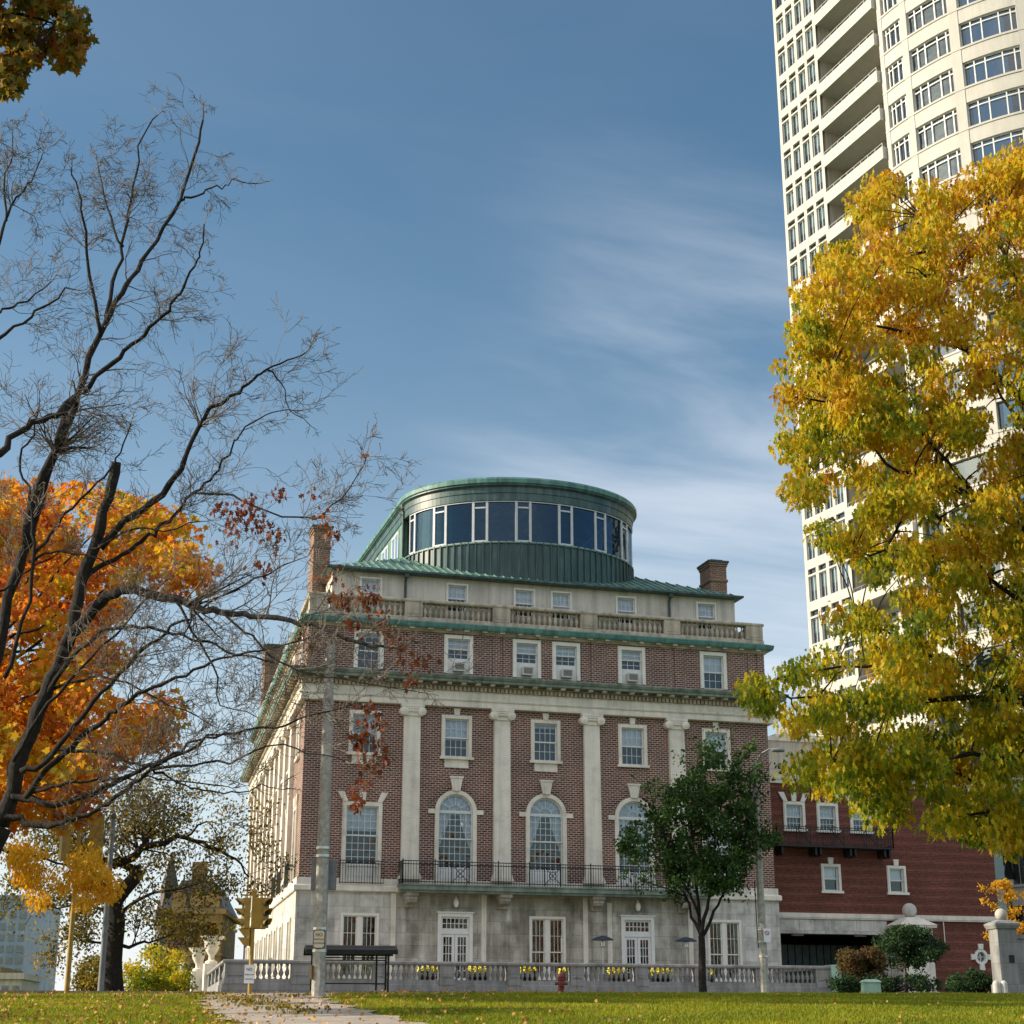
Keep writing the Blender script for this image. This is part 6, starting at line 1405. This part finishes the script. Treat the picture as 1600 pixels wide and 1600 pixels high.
# --- big golden oak at right
def oak():
    D = 26.0; q = at(1760, 1560, D); q.z = gz(q.x, q.y); t = thing('golden_oak', q, 'big tree with drooping golden and green autumn leaves filling the right side', 'tree'); B = TreeB(81)
    P = [(1600, 220), (1640, 200), (1760, 300), (1800, 600), (1800, 1250), (1700, 1330), (1600, 1340), (1575, 1318), (1530, 1340), (1478, 1330), (1452, 1296), (1440, 1272), (1462, 1248), (1440, 1232), (1420, 1272), (1375, 1282), (1322, 1264), (1318, 1232), (1300, 1240), (1240, 1236), (1236, 1196), (1260, 1165), (1300, 1150), (1290, 1130), (1245, 1145), (1205, 1110), (1170, 1116), (1158, 1090), (1165, 1054), (1200, 1042), (1240, 1030), (1290, 1022), (1330, 1012), (1290, 985), (1284, 960), (1318, 935), (1372, 918), (1352, 896), (1318, 884), (1292, 862), (1272, 820), (1280, 790), (1240, 772), (1228, 740), (1212, 690), (1226, 640), (1222, 610), (1204, 560), (1212, 530), (1228, 512), (1226, 484), (1250, 470), (1252, 440), (1290, 408), (1302, 380), (1338, 372), (1330, 330), (1350, 282), (1400, 268), (1436, 268), (1470, 300), (1490, 272), (1545, 262), (1570, 240)]
    c, pts = crown_points(P, D, 2.3, 860, .33, 135, 82, .8, 9)
    root = at(1720, 1260, D)
    Q, Rr = B.limb([q + Vector((0, 0, -.3)), q + Vector((0, 0, 1.5)), at(1735, 1400, D), root, at(1700, 1000, D), at(1672, 700, D), at(1640, 420, D)], .34, .1, 12)
    limbs = [([(1712, 1200), (1640, 1110), (1600, 1082), (1557, 1073), (1511, 1045), (1456, 1025), (1399, 993), (1341, 967)], .09), ([(1712, 1190), (1600, 1100), (1508, 1091), (1399, 1099), (1312, 1094), (1235, 1091)], .08), ([(1690, 980), (1640, 860), (1588, 818), (1528, 783), (1485, 757), (1442, 740), (1416, 739), (1364, 702), (1290, 589)], .1), ([(1680, 800), (1640, 720), (1600, 668), (1568, 623), (1530, 560)], .07), ([(1680, 760), (1590, 620), (1511, 547), (1490, 500), (1458, 447), (1450, 416), (1440, 340)], .08), ([(1700, 1060), (1620, 960), (1540, 900), (1440, 780), (1380, 860), (1330, 860)], .06), ([(1712, 1230), (1620, 1190), (1520, 1180), (1400, 1190), (1300, 1190)], .06), ([(1720, 1280), (1640, 1270), (1560, 1265), (1480, 1280)], .06), ([(1650, 560), (1590, 440), (1540, 330), (1560, 270)], .06), ([(1511, 547), (1420, 520), (1330, 500), (1250, 500)], .04), ([(1528, 783), (1440, 680), (1340, 640), (1240, 620)], .045), ([(1456, 1025), (1380, 1040), (1280, 1045), (1190, 1070)], .035), ([(1560, 1265), (1500, 1210), (1420, 1230), (1350, 1250)], .03)]
    LQ = list(Q)
    for pts_, r0 in limbs:
        Q2, R2 = B.limb(px_limb(pts_, D, D + B.r.uniform(-1.3, 1.3)), r0, .014, 8, .02); LQ += Q2
    LA = np.array([tuple(v) for v in LQ])
    for cc in c[::2]:
        i = int(((LA - np.array(cc)) ** 2).sum(1).argmin()); a = LQ[i]; B.limb([a, (a + cc) / 2 + Vector((0, 0, .08)), cc], .018, .005, 4, .01)
    B.wood.build('trunk', 'bark', t, smooth='all'); leaves('crown', pts, 'leaf_gold', .125, t, LEAF_NARROW, 1.0, .75, 84)
oak()
def overhang():
    D = 13.0; q = at(-420, 1300, D); q.z = gz(q.x, q.y); t = thing('near_maple', q, 'green and rust leafy bough hanging into the top left corner', 'tree'); B = TreeB(91)
    P = [(-160, -120), (60, -80), (100, 0), (118, 18), (142, 40), (128, 60), (112, 95), (86, 88), (72, 112), (52, 100), (34, 110), (26, 140), (0, 128), (-160, 140)]
    c, pts = crown_points(P, D, .7, 110, .14, 58, 92, .8)
    B.limb([q, q + Vector((0, 0, 4)), at(-380, 200, D)], .25, .14, 8); Q, Rr = B.limb([at(-382, 260, D), at(-250, 60, D), at(-100, 10, D), at(20, 20, D), at(90, 40, D)], .08, .006, 6, .01)
    for cc in c[::2]:
        a = min(Q, key=lambda v: (v - cc).length); B.limb([a, (a + cc) / 2 + Vector((0, 0, .03)), cc], .007, .003, 4)
    B.wood.build('trunk', 'bark', t, smooth='all'); leaves('crown', pts, 'leaf_dark_autumn', .095, t, LEAF_MAPLE, .7, .9, 93)
overhang()

def park_trees():
    proto = None
    for i, (x, y, s, rz) in enumerate([(-34, -108, 1.0, .3), (-18, -103, .92, 1.6), (-2, -112, 1.08, 2.9), (14, -104, .95, 4.0), (30, -110, 1.05, 5.1), (48, -106, .97, .9), (66, -112, 1.0, 2.2), (-52, -106, 1.02, 3.3)]):
        if proto is None:
            t = thing('park_tree', (0, 0, 0), 'tall orange and gold tree in the park row mirrored in the windows', 'tree', 'trees mirrored in the windows'); B = TreeB(95); g = np.random.default_rng(96)
            Q, Rr = B.limb([(0, 0, -1), (.1, 0, 4), (0, .2, 10), (.1, 0, 18)], .4, .08, 8); pts = []
            for k in range(90):
                a = B.r.uniform(0, 6.28); z = B.r.uniform(5, 21); r = math.sqrt(B.r.random()) * 6.8 * math.sqrt(max(.05, 1 - ((z - 12.5) / 9.5) ** 2)); c = Vector((r * math.cos(a), r * math.sin(a), z)); B.limb([Q[min(len(Q) - 1, int(z / 2))] * 1.0, c * .55 + Vector((0, 0, z * .4)), c], .07, .02, 4)
                pts.append(np.array(c) + g.normal(0, .85, (85, 3)))
            B.wood.build('trunk', 'bark', t); leaves('crown', np.concatenate(pts), 'leaf_orange', .42, t, LEAF_DIA, .4, 1, 97); proto = t; o = t
        else: o = copy_tree(proto)
        o.location = (x, y, gz(x, y) - .5); o.rotation_euler.z = rz; o.scale = (s, s, s)
park_trees()

# ---------------------------------------------------------------- grass and fallen leaves
def grass():
    g = np.random.default_rng(101); n = 150000; D = g.uniform(27, 61.5, n); L = g.uniform(-1, 1, n) * D * .315
    keep = np.array([not on_path(d, l, -.1 + .25 * math.sin(d * 3.1 + l)) for d, l in zip(D, L)]); D, L = D[keep], L[keep]
    ox = CAM.x + _fh.x * D + _rt.x * L; oy = CAM.y + _fh.y * D + _rt.y * L; oz = np.array([gz(a, b) for a, b in zip(ox, oy)]) - .01
    m = len(D); h = g.uniform(.035, .085, m) * (1 + .35 * np.sin(ox * 1.1) * np.sin(oy * .8)); a = g.uniform(0, 2 * math.pi, m); w = .016
    c = np.stack([ox, oy, oz], 1); s = np.stack([np.cos(a), np.sin(a), 0 * a], 1) * w; lean = np.stack([g.normal(0, .03, m), g.normal(0, .03, m), h], 1)
    V = np.stack([c - s, c + s, c + lean], 1).reshape(-1, 3)
    me = bpy.data.meshes.new('grass'); me.vertices.add(m * 3); me.vertices.foreach_set('co', V.astype(np.float32).ravel()); me.loops.add(m * 3); me.loops.foreach_set('vertex_index', np.arange(m * 3, dtype=np.int32)); me.polygons.add(m); me.polygons.foreach_set('loop_start', (np.arange(m) * 3).astype(np.int32)); me.polygons.foreach_set('loop_total', np.full(m, 3, np.int32)); me.update(calc_edges=True); me.materials.append(MATS['grass_blade'])
    o = bpy.data.objects.new('grass', me); col.objects.link(o); prop(o, 'short green grass covering the rising lawn', 'grass', kind='stuff')
    # weeds in the cracks of the path
    cs = []
    for D0, L0, e, k in ((50, -8.2, .5, 260), (47, -7.4, .35, 200), (44, -6.6, .3, 220), (41, -5.6, .3, 200), (38, -4.7, .3, 160), (56, -10.2, .5, 260), (52, -6.6, .3, 120)):
        for _ in range(k // 2):
            p = SL(D0 + g.normal(0, 1.0), L0 + g.normal(0, e)); cs.append((p.x, p.y, gz(p.x, p.y) + .12))
    o = leaves('weeds', np.array(cs), 'leaf_olive', .09, None, LEAF_DIA, .6, .6, 102); prop(o, 'ragged weeds growing in the cracks of the path', 'weeds', kind='stuff')
    n = 4200; D = g.uniform(28, 62, n); L = g.uniform(-1, 1, n) * D * .32; w8 = np.clip(.9 - (L + 6) / 12, .10, 1); keep = g.uniform(0, 1, n) < w8; D, L = D[keep], L[keep]
    cs = [];
    for d, l in zip(D, L):
        p = SL(d, l); cs.append((p.x, p.y, gz(p.x, p.y) + (.045 if on_path(d, l) else .085)))
    o = leaves('fallen_leaves', np.array(cs), 'leaf_fallen', .085, None, LEAF_MAPLE, .0, 1, 103); prop(o, 'dry tan autumn leaves scattered over lawn and path', 'leaves', kind='stuff')
grass()
